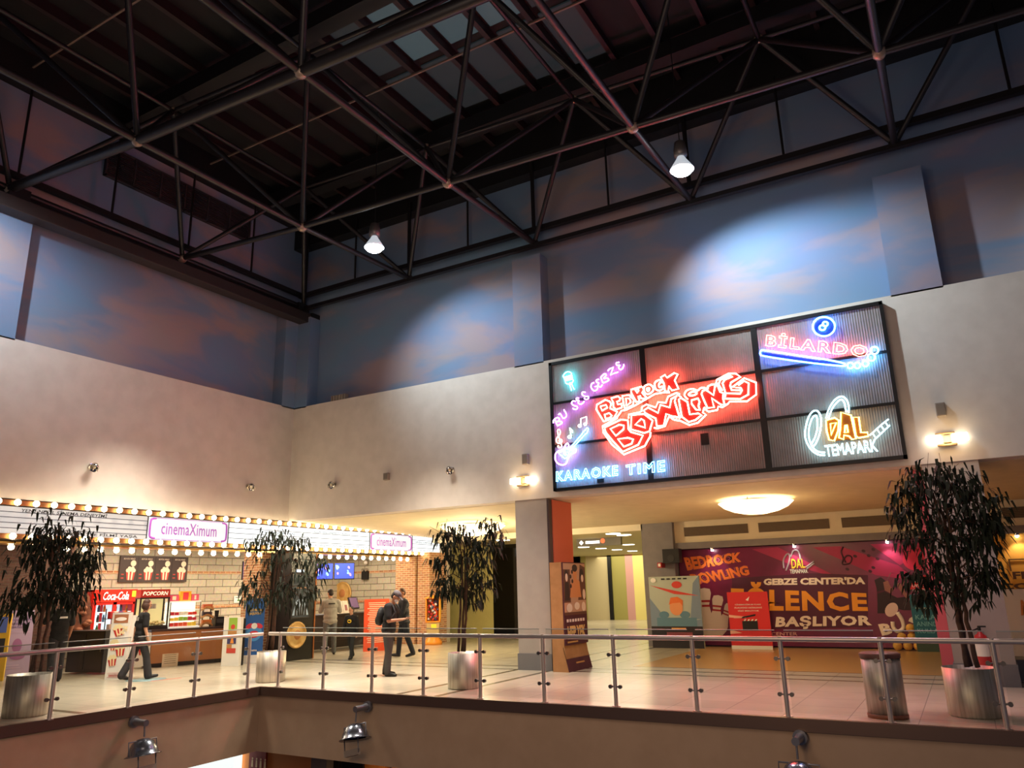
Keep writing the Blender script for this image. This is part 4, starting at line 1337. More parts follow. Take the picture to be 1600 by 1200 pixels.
# wooden nacho stand
fr, a0, a1 = on_counter(317, 335, 950, .18)
t = thing('nacho_stand', 'wooden snack stand with curved tiers standing on the counter end', 'display stand', fr.P((a0 + a1) / 2, .91, -.1))
WD = noise_mat('pale_wood', (206, 156, 98), (184, 132, 78), 9, .5)
for k, z in enumerate((.92, 1.12, 1.32)):
    m = MB()
    pts = [fr.P(a0 + (a1 - a0) * q, z + .07 * sin(pi * q), -.02) for q in [i / 8 for i in range(9)]]
    for p, q in zip(pts[:-1], pts[1:]): m.prism([p, q, q + Vector((0, 0, .05)), p + Vector((0, 0, .05))], fr.n * -.2)
    m.build('curved_tier', WD, t)
    m = MB(); fbox(m, fr, a0 + .03, a1 - .03, z + .06, z + .17, -.15, -.05); m.build('nacho_print', [C(222, 130, 60), C(70, 60, 70), C(210, 110, 70)][k], t)
m = MB(); fbox(m, fr, a0 + .04, a0 + .06, .91, 1.42, -.14, -.1); fbox(m, fr, a1 - .06, a1 - .04, .91, 1.42, -.14, -.1); m.build('upright', M('machine_black'), t)
fr, a0, a1 = on_counter(337, 350, 970, .15)
t = thing('till', 'black cash till with cup holder on the counter end', 'till', fr.P((a0 + a1) / 2, .91, -.1))
m = MB(); fbox(m, fr, a0, a1, .91, 1.16, -.3, 0); m.build('body', M('machine_black'), t)
m = MB(); p = fr.P(a0 + .06, 1.16, -.12); m.cyl(p, p + Vector((0, 0, .16)), .045, .06, n=14); m.build('cup', BLACK, t)
m = MB(); fbox(m, fr, a0 + .03, a1 - .03, 1.0, 1.1, 0, .01); m.build('keypad', M('keypad_grey', (60, 60, 64), .5), t)

# drinks fridge
xf = xcoord(-19.75)
y0, y1 = xf.px(147, 930)[0], xf.px(214, 930)[0]
zt = xf.px(180, 921)[1]
t = thing('drinks_fridge', 'tall red drinks fridge with white script logo and two glass doors', 'fridge', (-20.1, (y0 + y1) / 2, 0))
CO = M('fridge_red', (206, 26, 22), .35)
m = MB(); fbox(m, xf, y0, y0 + .05, 0, zt, -.7, 0); fbox(m, xf, y1 - .05, y1, 0, zt, -.7, 0); fbox(m, xf, y0, y1, 0, .12, -.7, 0); fbox(m, xf, y0, y1, zt - .05, zt, -.7, 0); fbox(m, xf, y0, y1, 0, zt, -.7, -.66); m.build('cabinet', CO, t)
m = MB(); fbox(m, xf, y0, y1, zt - .32, zt, -.1, .015); m.build('header', M('fridge_header', (214, 30, 20), .35, emit=.55, ecol=srgb((224, 44, 24))), t)
ym = (y0 + y1) / 2
for a0, a1 in ((y0 + .04, ym), (ym, y1 - .04)):
    m = MB()
    for q in ((a0, a0 + .05, .12, zt - .33), (a1 - .05, a1, .12, zt - .33), (a0, a1, .12, .18), (a0, a1, zt - .39, zt - .33)): fbox(m, xf, *q, -.04, 0)
    dr = m.build('door', CO, t)
    m = MB(); fbox(m, xf, a0 + .05, a1 - .05, .18, zt - .39, -.6, -.58); m.build('lit_back', M('fridge_light', (200, 226, 232), .4, emit=.75, ecol=(.62, .85, .92)), t)
    for k in range(5):
        z = .3 + k * .26
        m = MB(); fbox(m, xf, a0 + .05, a1 - .05, z, z + .02, -.5, -.06); m.build('shelf', M('fridge_shelf', (230, 240, 240), .3, emit=.5), t)
    m = MB(); fbox(m, xf, a1 - .06 if a0 < ym - .1 else a0 + .03, a1 - .03 if a0 < ym - .1 else a0 + .06, .7, 1.2, 0, .04); m.build('handle', STEELD, dr)
random.seed(8)
for k in range(5):
    for s in range(7):
        y = y0 + .14 + s * (y1 - y0 - .28) / 6
        if abs(y - ym) < .07 or random.random() < .3: continue
        m = MB(); z = .32 + k * .26
        m.lathe((-19.95, y, z), [(0, 0), (.032, 0), (.034, .1), (.02, .15), (.014, .19), (0, .19)], 10)
        o = m.build('drink_bottle', [C(40, 34, 36), C(60, 90, 120), C(210, 120, 40), C(50, 110, 60)][(k + s) % 4]); tag(o, 'small drink bottle on a lit shelf inside the red fridge', 'bottle', 'bottles in the drinks fridge')
text('logo_lettering', 'Coca-Cola', xf, tbox(ym - .36, ym + .36, zt - .27, zt - .06), M('logo_white_lit', (255, 255, 255), .5, emit=.8), t, .017, shear=.3, bold=.01)
m = MB(); fbox(m, xf, y1 - .16, y1 - .03, zt - .2, zt - .04, .015, .02); m.build('green_sticker', C(170, 214, 50), t)

# low snack rack between fridge and counter, black cabinet
p = ground(195, 1046)
t = thing('snack_rack', 'wire snack rack of red packets between the fridge and the counter', 'rack', (-18.6, 12.25, 0))
for s in (0, .46):
    m = MB(); m.cyl((-18.75 + s * .3, 11.85 + s, 0), (-18.75 + s * .3, 11.85 + s, 1.45), .014, n=6); m.build('upright', STEELD, t)
for z in (.3, .6, .9, 1.2):
    m = MB(); m.box(-18.85, -18.5, 11.85, 12.35, z, z + .012); m.build('shelf', STEELD, t)
random.seed(11)
for z in (.312, .612, .912, 1.212):
    for k in range(4):
        y = 11.92 + k * .12
        m = MB(); m.bbox(-18.72, -18.6, y - .05, y + .05, z, z + .17, .012)
        o = m.build('snack_bag', [C(200, 44, 44), C(236, 206, 190), C(120, 60, 130), C(220, 110, 50)][(k + int(z * 10)) % 4]); tag(o, 'colourful snack bag on the wire rack by the fridge', 'snack bag', 'bags on the wire snack rack')
g0, g1 = ground(101, 1053), ground(158, 1054)
fr, L_ = gframe(g0, g1)
t = thing('black_cabinet', 'long low black cabinet in front of the drinks fridge', 'cabinet', g0)
m = MB(); fbox(m, fr, 0, L_, .04, .93, -.55, 0); m.build('body', M('cabinet_black', (26, 25, 30), .45), t)
m = MB(); fbox(m, fr, -.02, L_ + .02, .93, .97, -.57, .02); m.build('worktop', BLACK, t)
for a in (L_ * .02, L_ * .52):
    m = MB(); fbox(m, fr, a, a + L_ * .46, .1, .9, 0, .012); d = m.build('door', M('cabinet_black'), t)
    m = MB(); fbox(m, fr, a + L_ * .4, a + L_ * .42, .5, .65, .012, .03); m.build('handle', STEELD, d)

xr = xcoord(-19.35)
pts = [xr.px(*q) for q in ((116, 1000), (114, 955), (118, 936), (125, 925), (134, 924), (140, 932), (143, 955), (142.5, 1000))]
z0_ = min(b for a, b in pts)
pts = [(a, 0.0 if b < z0_ + .02 else b) for a, b in pts]
t = thing('rock_display', 'brown rock textured display slab between the brick wall and the red fridge', 'display', xr.P(pts[0][0], 0))
m = MB(); m.prism([xr.P(a, b, -.25) for a, b in pts], xr.n * .25); m.build('slab', noise_mat('rock_brown', (132, 78, 52), (74, 42, 32), 5, .85, bump=.8), t, True)
random.seed(21)
m = MB()
for k in range(9):
    a = random.uniform(pts[0][0] + .08, pts[-1][0] - .08); b = random.uniform(.5, max(b for _, b in pts) - .15)
    m.ball(xr.P(a, b, 0), .09, 8, 1, 1.2, .8)
m.build('rock_relief', noise_mat('rock_brown_light', (156, 98, 66), (104, 60, 44), 6, .85), t)

# menu board on the block wall
xm = xcoord(-20.44)
y0, y1 = xm.px(187, 890)[0], xm.px(293, 890)[0]
z0, z1 = xm.px(240, 909.5)[1], xm.px(240, 869.5)[1]
t = thing('menu_board', 'long dark menu board with four popcorn offers on the block wall', 'menu board', (-20.45, (y0 + y1) / 2, z0))
m = MB(); m.box(-20.49, -20.44, y0, y1, z0, z1); m.build('board', M('menu_brown', (58, 44, 42), .5), t)
for k in range(4):
    cx = y0 + (y1 - y0) * (k + .5) / 4
    bd, stp, tp = popcorn_box(cx + .06, z0 + .22, .32)
    pieces('menu_print', xm, [(C(176, 60, 52), [bd, rect(cx - .22, cx - .14, z0 + .1, z0 + .13), rect(cx - .22, cx - .14, z0 + .2, z0 + .23)]), (C(232, 214, 190), stp + tp + [ell(cx + .12, z0 + .52, .085, n=18)])], t)
    text('menu_lettering', 'BÜYÜK MENÜ', xm, tbox(cx - .18, cx + .16, z1 - .1, z1 - .05), C(222, 206, 190), t, .003)
    if k:
        x = y0 + (y1 - y0) * k / 4
        m = MB(); fbox(m, xm, x - .006, x + .006, z0, z1, 0, .003); m.build('panel_joint', BLACK, t)


def screen(lab, fr, x0, x1, z0, z1, seed):
    t = thing('menu_screen', lab, 'screen', fr.P((x0 + x1) / 2, z0), 'blue lit menu screens')
    m = MB(); fbox(m, fr, x0, x1, z0, z1, -.07, 0); m.build('casing', BLACK, t)
    m = MB(); fbox(m, fr, x0 + .025, x1 - .025, z0 + .04, z1 - .025, 0, .004); m.build('display', M('screen_blue', (40, 60, 190), .3, emit=1.0, ecol=srgb((62, 80, 206))), t)
    random.seed(seed)
    gl = [[], []]
    for k in range(7):
        cx = x0 + (x1 - x0) * random.choice([random.uniform(.12, .35), random.uniform(.65, .88)]); cy = z0 + (z1 - z0) * random.uniform(.25, .8)
        gl[k % 2].append(ell(cx, cy, (x1 - x0) * random.uniform(.03, .07), (z1 - z0) * random.uniform(.06, .14), 9, random.random()))
    for k, (c_, pol) in enumerate(zip(((110, 170, 240), (150, 120, 230)), gl)): shapes('screen_graphic', fr, pol, M('screen_glow_%d' % c_[0], c_, .3, emit=1.1), t, .005 + .001 * k, .001)
    m = MB(); p = fr.P((x0 + x1) / 2, z1, -.05); m.cyl(p, Vector((p.x, p.y, 3.4)), .02, n=6); m.build('ceiling_mount', BLACK, t)


fr = Fr((-18.3, 16.0, 0), (.35, .94, 0), (0, 0, 1))
x0, x1 = fr.px(379, 890)[0], fr.px(402, 890)[0]
screen('blue lit menu screen hanging beside the brick column', fr, x0, x1, fr.px(390, 906)[1], fr.px(390, 877)[1], 1)
fr = Fr((-18.6, 19.9, 0), (.72, .69, 0), (0, 0, 1))
z0, z1 = fr.px(520, 906)[1], fr.px(520, 879.5)[1]
screen('blue lit menu screen partly behind the black poster tower', fr, fr.px(486, 890)[0], fr.px(521, 890)[0], z0, z1, 2)
screen('blue lit menu screen above the man in the grey jacket', fr, fr.px(522, 890)[0], fr.px(554, 890)[0], z0, z1, 4)

# emergency lamp, medallion, wall notice
fw2 = ycoord(21.98)
a, b = fw2.px(572, 898)
t = thing('emergency_light', 'black twin headed emergency light on the block wall', 'emergency light', fw2.P(a, b))
m = MB(); fbox(m, fw2, a - .14, a + .14, b - .17, b + .12, 0, .1); m.build('battery_box', BLACK, t)
for s in (-.07, .08):
    m = MB(); m.cyl(fw2.P(a + s, b + .17, .03), fw2.P(a + s, b + .17, .13), .055, n=14); m.build('lamp_head', M('chrome'), t)
a, b = fw2.px(575, 879)
t = thing('wall_camera', 'small pale dome camera high on the block wall', 'camera', fw2.P(a, b))
m = MB(); m.cyl(fw2.P(a, b + .06), fw2.P(a, b + .06, .12), .03, n=8); m.build('camera_arm', M('chrome'), t)
m = MB(); m.ball(fw2.P(a, b, .12), .075, 12); m.build('camera_dome', WHITE, t)


GOLD = noise_mat('gold_medal', (220, 182, 116), (200, 154, 84), 5, .5, .2)


def medallion(lab, fr, a, b, r, c=0):
    fr = Fr(fr.P(0, 0, c), fr.u, fr.v)
    t = thing('gold_medallion', lab, 'medallion', fr.P(a, b), 'round gold popcorn medallions')
    m = MB(); m.lathe(fr.P(a, b), [(0, .06), (r * .5, .055), (r * .62, .03), (r * .86, .03), (r * .9, .055), (r, .05), (r, 0), (0, 0)], 32, axis=fr.n); m.build('disc', GOLD, t)
    m = MB(); m.lathe(fr.P(a, b, .06), [(0, .012), (r * .34, .01), (r * .36, 0)], 24, axis=fr.n); m.build('centre_relief', M('medal_red', (186, 122, 70), .5), t)


a, b = fw2.px(536, 927)
medallion('round gold medallion on the block wall beside the grey jacket man', fw2, a, b, .42)
xw = xcoord(-20.48)
a0, b0_ = xw.px(365, 942); a1, b1_ = xw.px(377, 931)
t = thing('wall_notice', 'small white notice with green triangle on the block wall', 'notice', xw.P(a0, b0_))
m = MB(); fbox(m, xw, a0, a1, b0_, b1_, 0, .01); m.build('plate', WHITE, t)
pieces('notice_print', xw, [(C(60, 110, 50), [[(a0 + .12, b0_ + .05), (a0 + .24, b0_ + .05), (a0 + .18, b0_ + .15)]]), (INK, [rect(a0 + .05, a1 - .05, b1_ - .06, b1_ - .04)])], t, .011)

# black poster tower
xt = xcoord(-15.72)
y0, y1 = xt.px(452, 960)[0], xt.px(492, 960)[0]
TB = M('tower_black', (22, 20, 22), .35)
t = thing('poster_tower', 'tall black tower with lit film poster and gold medallion under the marquee', 'advertising tower', (-16.1, y0, 0))
m = MB(); m.box(-16.5, -15.72, y0, y1 - .04, 0, 2.78); m.build('body', TB, t)
m = MB(); m.box(-16.5, -15.70, y1 - .04, y1, 0, 2.78); m.build('copper_edge', M('copper_edge', (170, 104, 60), .4, .5), t)
ya, yb = xt.px(456, 940)[0], xt.px(481, 940)[0]
za, zb = xt.px(470, 964)[1], xt.px(470, 898)[1]
m = MB(); fbox(m, xt, ya - .04, yb + .04, za - .04, zb + .04, 0, .03); m.build('poster_frame', M('frame_grey', (60, 58, 60), .4, .5), t)
m = MB(); fbox(m, xt, ya, yb, za, zb, .03, .034); m.build('poster', M('poster_slate', (44, 58, 72), .5, emit=.1), t)
W_ = yb - ya
pieces('poster_print', xt, [(M('poster_pale', (150, 170, 186), .5, emit=.3), [[(ya, za + .05), (ya + W_ * .2, za + .42), (ya + W_ * .5, za + .5), (ya + W_ * .8, za + .38), (yb, za + .05)]]), (INK, [[(ya + W_ * q - .04, za + .04), (ya + W_ * q + .04, za + .04), (ya + W_ * q + .03, za + .26), (ya + W_ * q, za + .33), (ya + W_ * q - .03, za + .26)] for q in (.2, .36, .5, .64, .8)]), (C(190, 150, 120), [rect(ya + W_ * .2, ya + W_ * .8, za + .74, za + .78)])], t, .035)
m = MB(); fbox(m, xt, ya - .02, yb + .06, xt.px(470, 896)[1], xt.px(470, 894)[1], 0, .03); m.build('ledge', M('frame_grey'), t)
a, b = xt.px(469, 892)
m = MB(); fbox(m, xt, a - .13, a + .13, b - .035, b + .035, 0, .03); m.build('lit_name_plate', M('plate_glow', (200, 220, 240), .4, emit=1.2), t)
a, b = xt.px(461, 992)
medallion('round gold medallion low on the black poster tower', xt, a, b, .34, .031)

# ticket desk with screens and leaflets
t = thing('ticket_desk', 'long black ticket desk under the blue screens', 'desk', (-17.2, 19, 0))
m = MB(); m.box(-17.9, -17.1, 17.0, 21.2, .08, 1.02); m.build('body', M('cabinet_black'), t)
m = MB(); m.box(-17.95, -17.0, 16.95, 21.25, 1.02, 1.07); m.build('worktop', BLACK, t)
m = MB()
for z in (.3, .5, .7): m.box(-17.1, -17.09, 17.05, 21.15, z, z + .015)
m.build('front_groove', M('louvre_grey'), t)
xd = xcoord(-17.25)
for lab, xa, xb, cl in (('white leaflet stand with red print on the black ticket desk', 528, 537, C(210, 60, 70)), ('white leaflet stand with mixed print on the black ticket desk', 538, 546, C(160, 110, 120))):
    y0, y1 = xd.px(xa, 955)[0], xd.px(xb, 955)[0]
    t = thing('leaflet_stand', lab, 'leaflet stand', (-17.3, y0, 1.07))
    m = MB(); m.prism([(-17.25, y0, 1.07), (-17.25, y1, 1.07), (-17.35, y1, 1.45), (-17.35, y0, 1.45)], (-.02, 0, .0)); m.build('card', WHITE, t, True)
    m = MB(); m.prism([(-17.27, y0 + .07, 1.15), (-17.27, y1 - .07, 1.15), (-17.32, y1 - .07, 1.32), (-17.32, y0 + .07, 1.32)], (.012, 0, .003)); m.build('card_print', cl, t, True)
    m = MB(); m.box(-17.4, -17.24, y0, y1, 1.07, 1.085); m.build('foot', WHITE, t)
y0, y1 = xd.px(549, 950)[0], xd.px(562, 950)[0]
t = thing('monitor', 'tilted till monitor with violet display on the black ticket desk', 'monitor', (-17.4, (y0 + y1) / 2, 1.07))
m = MB(); m.prism([(-17.25, y0, 1.2), (-17.25, y1, 1.2), (-17.4, y1, 1.55), (-17.4, y0, 1.55)], (-.04, 0, -.015)); m.build('casing', BLACK, t, True)
m = MB(); m.prism([(-17.255, y0 + .03, 1.225), (-17.255, y1 - .03, 1.225), (-17.39, y1 - .03, 1.53), (-17.39, y0 + .03, 1.53)], (.008, 0, .003)); m.build('display', M('monitor_violet', (104, 84, 120), .3, emit=.35), t, True)
m = MB(); m.cyl((-17.38, (y0 + y1) / 2, 1.07), (-17.38, (y0 + y1) / 2, 1.32), .03, n=8); m.box(-17.5, -17.26, (y0 + y1) / 2 - .1, (y0 + y1) / 2 + .1, 1.07, 1.085); m.build('stand', BLACK, t)


def board_stand(name, lab, cat, pl, pr, top_px, mat, thick=.05, lean=0.0, group=None):
    """flat upright board standing on the floor: returns thing, frame, width, height"""
    fr, L_ = gframe(pl, pr)
    mid = (Vector(pl) + Vector(pr)) / 2
    lo, hi = 0.0, 4.0
    for _ in range(40):
        z = (lo + hi) / 2
        d = mid + Vector((0, 0, z)) - CAM
        y = 600 - FPX * d.dot(CU) / d.dot(CW)
        if y > top_px: lo = z
        else: hi = z
    H = lo
    v = Vector((0, 0, 1)) - fr.n * lean
    fr = Fr(fr.o, fr.u, v)
    t = thing(name, lab, cat, mid, group)
    m = MB(); fbox(m, fr, 0, L_, 0, H, -thick, 0); m.build('board', mat, t)
    return t, fr, L_, H


# white popcorn sandwich board
t, fr, L_, H = board_stand('sandwich_board', 'tall white sandwich board with popcorn tubs beside the walking woman', 'advertising board', ground(163, 1062), ground(192.5, 1061), 957, WHITE, .12, .05)
m = MB(); fbox(m, fr, .0, L_, 0, H * .96, -.38, -.34); m.build('rear_leaf', WHITE, t)
grp = [[rect(L_ * .12, L_ * .88, H * .84, H * .97)], [], []]
for cx, cy, s in ((.42, .72, .22), (.3, .5, .2), (.66, .42, .22), (.3, .27, .2)):
    bd, stp, tp = popcorn_box(cx * L_, cy * H, s, random.uniform(-.3, .3))
    grp[1].append(bd); grp[2] += stp + tp
random.seed(2)
grp[2] += [ell(L_ * random.uniform(.4, .9), H * random.uniform(.66, .78), .018, n=8) for _ in range(22)]
pieces('board_print', fr, [(C(176, 112, 76), grp[0]), (RED, grp[1] + [rect(L_ * .12, L_ * .88, H * .03, H * .034), rect(L_ * .12, L_ * .88, H * .09, H * .094)]), (CREAM, grp[2]), (C(250, 240, 230), [ell(L_ * .5, H * .9, .12, .04)])], t)
text('board_lettering', 'cinemaXimum', fr, tbox(L_ * .2, L_ * .8, H * .045, H * .08), RED, t, .006)
# second board
t, fr, L_, H = board_stand('sandwich_board', 'white advertising board with fruit and film pictures at the counter end', 'advertising board', ground(345, 1040.5), ground(372.5, 1040.5), 964.5, WHITE, .1)
m = MB(); fbox(m, fr, 0, L_, 0, H * .97, -.2, -.17); m.build('rear_leaf', M('machine_black'), t)
pieces('board_print', fr, [(C(150, 190, 70), [rect(L_ * .3, L_ * .78, H * .74, H * .99)]), (C(206, 70, 60), [ell(L_ * .55, H * .8, .06), rect(L_ * .26, L_ * .78, H * .26, H * .36)]), (C(196, 140, 80), [rect(L_ * .28, L_ * .78, H * .6, H * .72), rect(L_ * .26, L_ * .55, H * .36, H * .44)]), (C(60, 60, 110), [rect(L_ * .27, L_ * .78, H * .45, H * .58)]), (C(236, 150, 60), [[(L_ * .45, H * .46), (L_ * .65, H * .46), (L_ * .6, H * .57), (L_ * .5, H * .57)]])], t)

# blue roll-up banner
t, fr, L_, H = board_stand('roll_up_banner', 'blue roll-up banner with yellow lettering behind the potted tree', 'banner', ground(378.5, 1037), ground(409, 1035.5), 935, M('banner_blue', (34, 92, 164), .55), .02)
m = MB(); fbox(m, fr, -.02, L_ + .02, 0, .2, -.16, .02); m.build('white_foot', WHITE, t)
pieces('banner_print', fr, [(C(70, 150, 214), [ell(L_ * .5, H * .47, L_ * .4, .22, 24)]), (C(206, 50, 70), [ell(L_ * .5, H * .44, L_ * .27, .09, 20), ell(L_ * .26, H * .57, .1, .06, 14, .4), ell(L_ * .74, H * .57, .1, .06, 14, -.4)]), (WPR, [ell(L_ * .5, H * .57, .075, n=16), ell(L_ * .14, H * .42, .06, .05, 12)])], t)
text('banner_lettering', 'HEDİYELERLE', fr, tbox(L_ * .14, L_ * .86, H * .8, H * .845), YEL, t, .008, bold=.02)
text('banner_lettering', 'BAŞLIYOR!', fr, tbox(L_ * .2, L_ * .8, H * .735, H * .785), YEL, t, .008, bold=.02)
text('banner_lettering', 'cinema', fr, tbox(L_ * .3, L_ * .7, H * .18, H * .215), WPR, t, .008, bold=.01)
# orange text standee
t, fr, L_, H = board_stand('text_standee', 'orange standee covered in white text behind the man in the cap', 'standee', ground(568, 1018.5), ground(607, 1016), 936, M('standee_orange', (226, 78, 40), .6), .05)
random.seed(9)
pieces('standee_print', fr, [(C(246, 214, 196), [rect(L_ * .5 - w_, L_ * .5 + w_, H * (.92 - .036 * k), H * (.934 - .036 * k)) for k, w_ in enumerate([L_ * random.uniform(.3, .4) for _ in range(22)])])], t)
text('standee_lettering', 'CGV', fr, tbox(L_ * .32, L_ * .56, H * .04, H * .075), WPR, t, .006, bold=.02)

# capsule machine
g = ground(677, 1008)
cx, cy = g.x - .15, g.y + .2
fr = Fr((cx, cy, 0), (.85, .53, 0), (0, 0, 1))
H = 1.55
t = thing('capsule_machine', 'orange toy capsule vending machine beside the brick end column', 'vending machine', (cx, cy, 0))
OR = M('capsule_orange', (244, 152, 44), .4)
m = MB(); m.lathe((cx, cy, 0), [(0, 0), (.3, 0), (.28, .1), (.2, .2), (.16, .3), (0, .3)], 20); m.build('base', OR, t)
m = MB(); fbox(m, fr, -.2, .2, .3, .72, -.2, .2); m.build('body', M('capsule_clear_body', (196, 170, 120), .4), t)
m = MB(); fbox(m, fr, -.05, .12, .5, .64, .2, .24); m.build('coin_handle', M('capsule_yellow', (250, 224, 60), .4), t)
m = MB(); fbox(m, fr, -.24, -.2, .7, 1.44, -.24, .24); fbox(m, fr, .2, .24, .7, 1.44, -.24, .24); fbox(m, fr, -.24, .24, .7, .74, -.24, .24); fbox(m, fr, -.24, .24, .7, 1.44, -.24, -.2); m.build('display_frame', OR, t)
m = MB(); m.lathe((cx, cy, 1.44), [(0, .11), (.1, .1), (.3, .03), (.34, 0), (0, 0)], 16); m.build('domed_lid', OR, t)
random.seed(6)
for k in range(48):
    p = fr.P(random.uniform(-.16, .16), .78 + .62 * (k / 48), random.choice((.16, .1, .04)))
    m = MB(); m.ball(p, .042, 8); m.build('capsule', [C(60, 50, 90), C(220, 80, 50), C(226, 220, 220), C(90, 100, 120), C(190, 50, 60)][k % 5], t)
m = MB(); fbox(m, fr, .2, .245, .8, 1.4, -.2, .2); m.build('side_sign', C(250, 190, 40), t)

# lilac service poster and yellow kiosk at the far end
t, fr, L_, H = board_stand('service_poster', 'lilac service poster board leaning in front of the dark brick wall', 'poster board', ground(2, 1058.5), ground(44, 1055), 953, M('lilac_board', (176, 162, 196), .6), .03, .12)
text('poster_lettering', 'Cinemaximum Servis', fr, tbox(L_ * .1, L_ * .95, H * .84, H * .88), C(120, 84, 150), t, .006)
text('poster_lettering', 'Noktamıza Kadar', fr, tbox(L_ * .14, L_ * .86, H * .78, H * .82), C(96, 70, 130), t, .006)
text('poster_lettering', 'Eşlik Ediyoruz!', fr, tbox(L_ * .14, L_ * .82, H * .72, H * .76), C(96, 70, 130), t, .006)
pieces('poster_print', fr, [(C(150, 100, 150), [ell(L_ * .45, H * .46, .1, .16, 16), ell(L_ * .5, H * .3, .16, .08, 16)]), (C(206, 186, 214), [rect(L_ * .1, L_ * .9, H * .66, H * .665), rect(L_ * .1, L_ * .6, H * .16, H * .17), rect(L_ * .1, L_ * .66, H * .12, H * .13)])], t)
t = thing('yellow_kiosk', 'yellow payment kiosk beside the lilac poster board', 'kiosk', ground(-20, 1066))
g = ground(-20, 1066)
fr = Fr(g, (.5, .86, 0), (0, 0, 1))
m = MB(); fbox(m, fr, -.45, .28, 0, 1.42, -.4, 0); m.build('cabinet', M('kiosk_yellow', (240, 196, 40), .45), t)
m = MB(); fbox(m, fr, -.35, .22, 1.02, 1.36, 0, .02); m.build('display', M('kiosk_screen', (50, 70, 120), .3, emit=.4), t)
m = MB(); fbox(m, fr, -.35, .22, .5, .9, 0, .01); m.build('front_panel', C(40, 40, 44), t)

# floor stickers
m = MB(); g = ground(228, 1062); m.lathe((g.x, g.y, 0), [(0, .004), (.4, .004), (.4, 0)], 28); o = m.build('floor_sticker', M('teal_sticker', (120, 146, 150), .4)); tag(o, 'round teal distance sticker on the floor by the walking woman', 'floor sticker')
a, b = ground(236, 1064.5), ground(284, 1059)
m = MB(); d = (b - a).normalized(); n_ = Vector((-d.y, d.x, 0)) * .02; m.prism([a - n_, b - n_, b + n_, a + n_], (0, 0, .004)); o = m.build('floor_tape', C(206, 96, 76)); tag(o, 'thin red tape line on the floor before the counter', 'floor tape')

# ------------------------------------------------------------------ bowling banner and standees before it
SB = ycoord(22.0)


def s3(pts, o, s): return [SB.px(o[0] + x / s, o[1] + y / s) for x, y in pts]


O3, S3 = (1000, 780), 3.2
O6, S6 = (1000, 830), 6.317
O7, S7 = (1220, 830), 6.154
t = thing('bowling_banner', 'wide purple vinyl banner with large orange and white lettering', 'banner', (-4.1, 22.0, 0))
bx0_, bx1_ = -7.25, -.85
m = MB(); fbox(m, SB, bx0_, bx1_, .04, 2.66, -.05, 0); m.build('vinyl', noise_mat('banner_purple', (122, 28, 72), (100, 20, 62), 1.0, .35), t)
def sh(name, mt, polys, c): return shapes(name, SB, polys, mt, t, c, .0015)
PK, DP = C(168, 34, 84), C(78, 14, 50)
sh('banner_print', PK, [s3(p, O3, S3) for p in ([(560, 250), (690, 240), (1010, 400), (760, 330)], [(860, 240), (1000, 235), (1290, 330), (1400, 410), (1180, 380), (1000, 300)], [(1150, 225), (1430, 215), (1430, 250), (1300, 330)])], .001)
sh('banner_print', DP, [s3(p, O3, S3) for p in ([(460, 395), (860, 370), (1140, 380), (1140, 640), (460, 655)], [(1180, 400), (1240, 410), (1270, 570), (1190, 570)])], .002)
sh('banner_print', C(206, 36, 76), [s3(ell(1385, 300, 72, 58, 28), O3, S3)], .002)
# bowling lettering
q1 = s3([(470, 392), (1000, 302), (1000, 205), (430, 258)], O6, S6)
q2 = s3([(560, 535), (1085, 432), (1060, 335), (485, 425)], O6, S6)
ORB = C(236, 120, 50)
for body, q in (('BEDROCK', q1), ('BOWLiNG', q2)):
    text('print_glow', body, SB, q, C(196, 84, 130), t, .003, t=.001, bold=.12)
    text('print_outline', body, SB, q, INK, t, .005, t=.001, bold=.09)
    text('print_letters', body, SB, q, ORB, t, .007, t=.001, bold=.05)
# coaster logo
GY = C(176, 166, 176)
for pts in ([(30, 360), (25, 280), (60, 220), (85, 235), (75, 310), (50, 380)], [(95, 250), (120, 190), (160, 185), (185, 230), (190, 280)], [(240, 350), (320, 290)], [(250, 365), (320, 310)]):
    P = cr_spline(s3(pts, O7, S7))
    m = MB(); m.tube([SB.P(a, b, .006) for a, b in P], .022, n=6); m.build('print_coaster', GY, t)
q = s3([(105, 360), (240, 352), (225, 262), (100, 265)], O7, S7)
text('print_outline', 'DAL', SB, q, INK, t, .006, t=.001, bold=.07); text('print_letters', 'DAL', SB, q, YEL, t, .008, t=.001, bold=.02)
q = s3([(90, 408), (265, 400), (262, 365), (85, 368)], O7, S7)
text('print_outline', 'TEMAPARK', SB, q, INK, t, .006, t=.001, bold=.07); text('print_letters', 'TEMAPARK', SB, q, WPR, t, .008, t=.001, bold=.02)
CRM = C(240, 226, 206)
q = s3([(618, 430), (1127, 425), (1125, 388), (618, 396)], O3, S3)
text('print_shadow', "GEBZE CENTER'DA", SB, q, DP, t, .005, t=.001, bold=.06); text('print_letters', "GEBZE CENTER'DA", SB, q, CRM, t, .007, t=.001, bold=.05)
q = s3([(455, 558), (1140, 560), (1130, 440), (455, 408)], O3, S3)
text('print_shadow', 'EĞLENCE', SB, q, DP, t, .005, t=.001, bold=.06, spacing=1.12); text('print_letters', 'EĞLENCE', SB, q, C(240, 158, 40), t, .007, t=.001, bold=.04, spacing=1.12)
q = s3([(675, 652), (1162, 643), (1155, 578), (682, 585)], O3, S3)
text('print_shadow', 'BAŞLIYOR', SB, q, DP, t, .005, t=.001, bold=.07, spacing=1.1); text('print_letters', 'BAŞLIYOR', SB, q, CRM, t, .007, t=.001, bold=.045, spacing=1.1)
q = s3([(545, 684), (788, 682), (786, 664), (545, 666)], O3, S3)
text('print_letters', 'GEBZE CENTER', SB, q, C(220, 170, 160), t, .004, bold=.01)
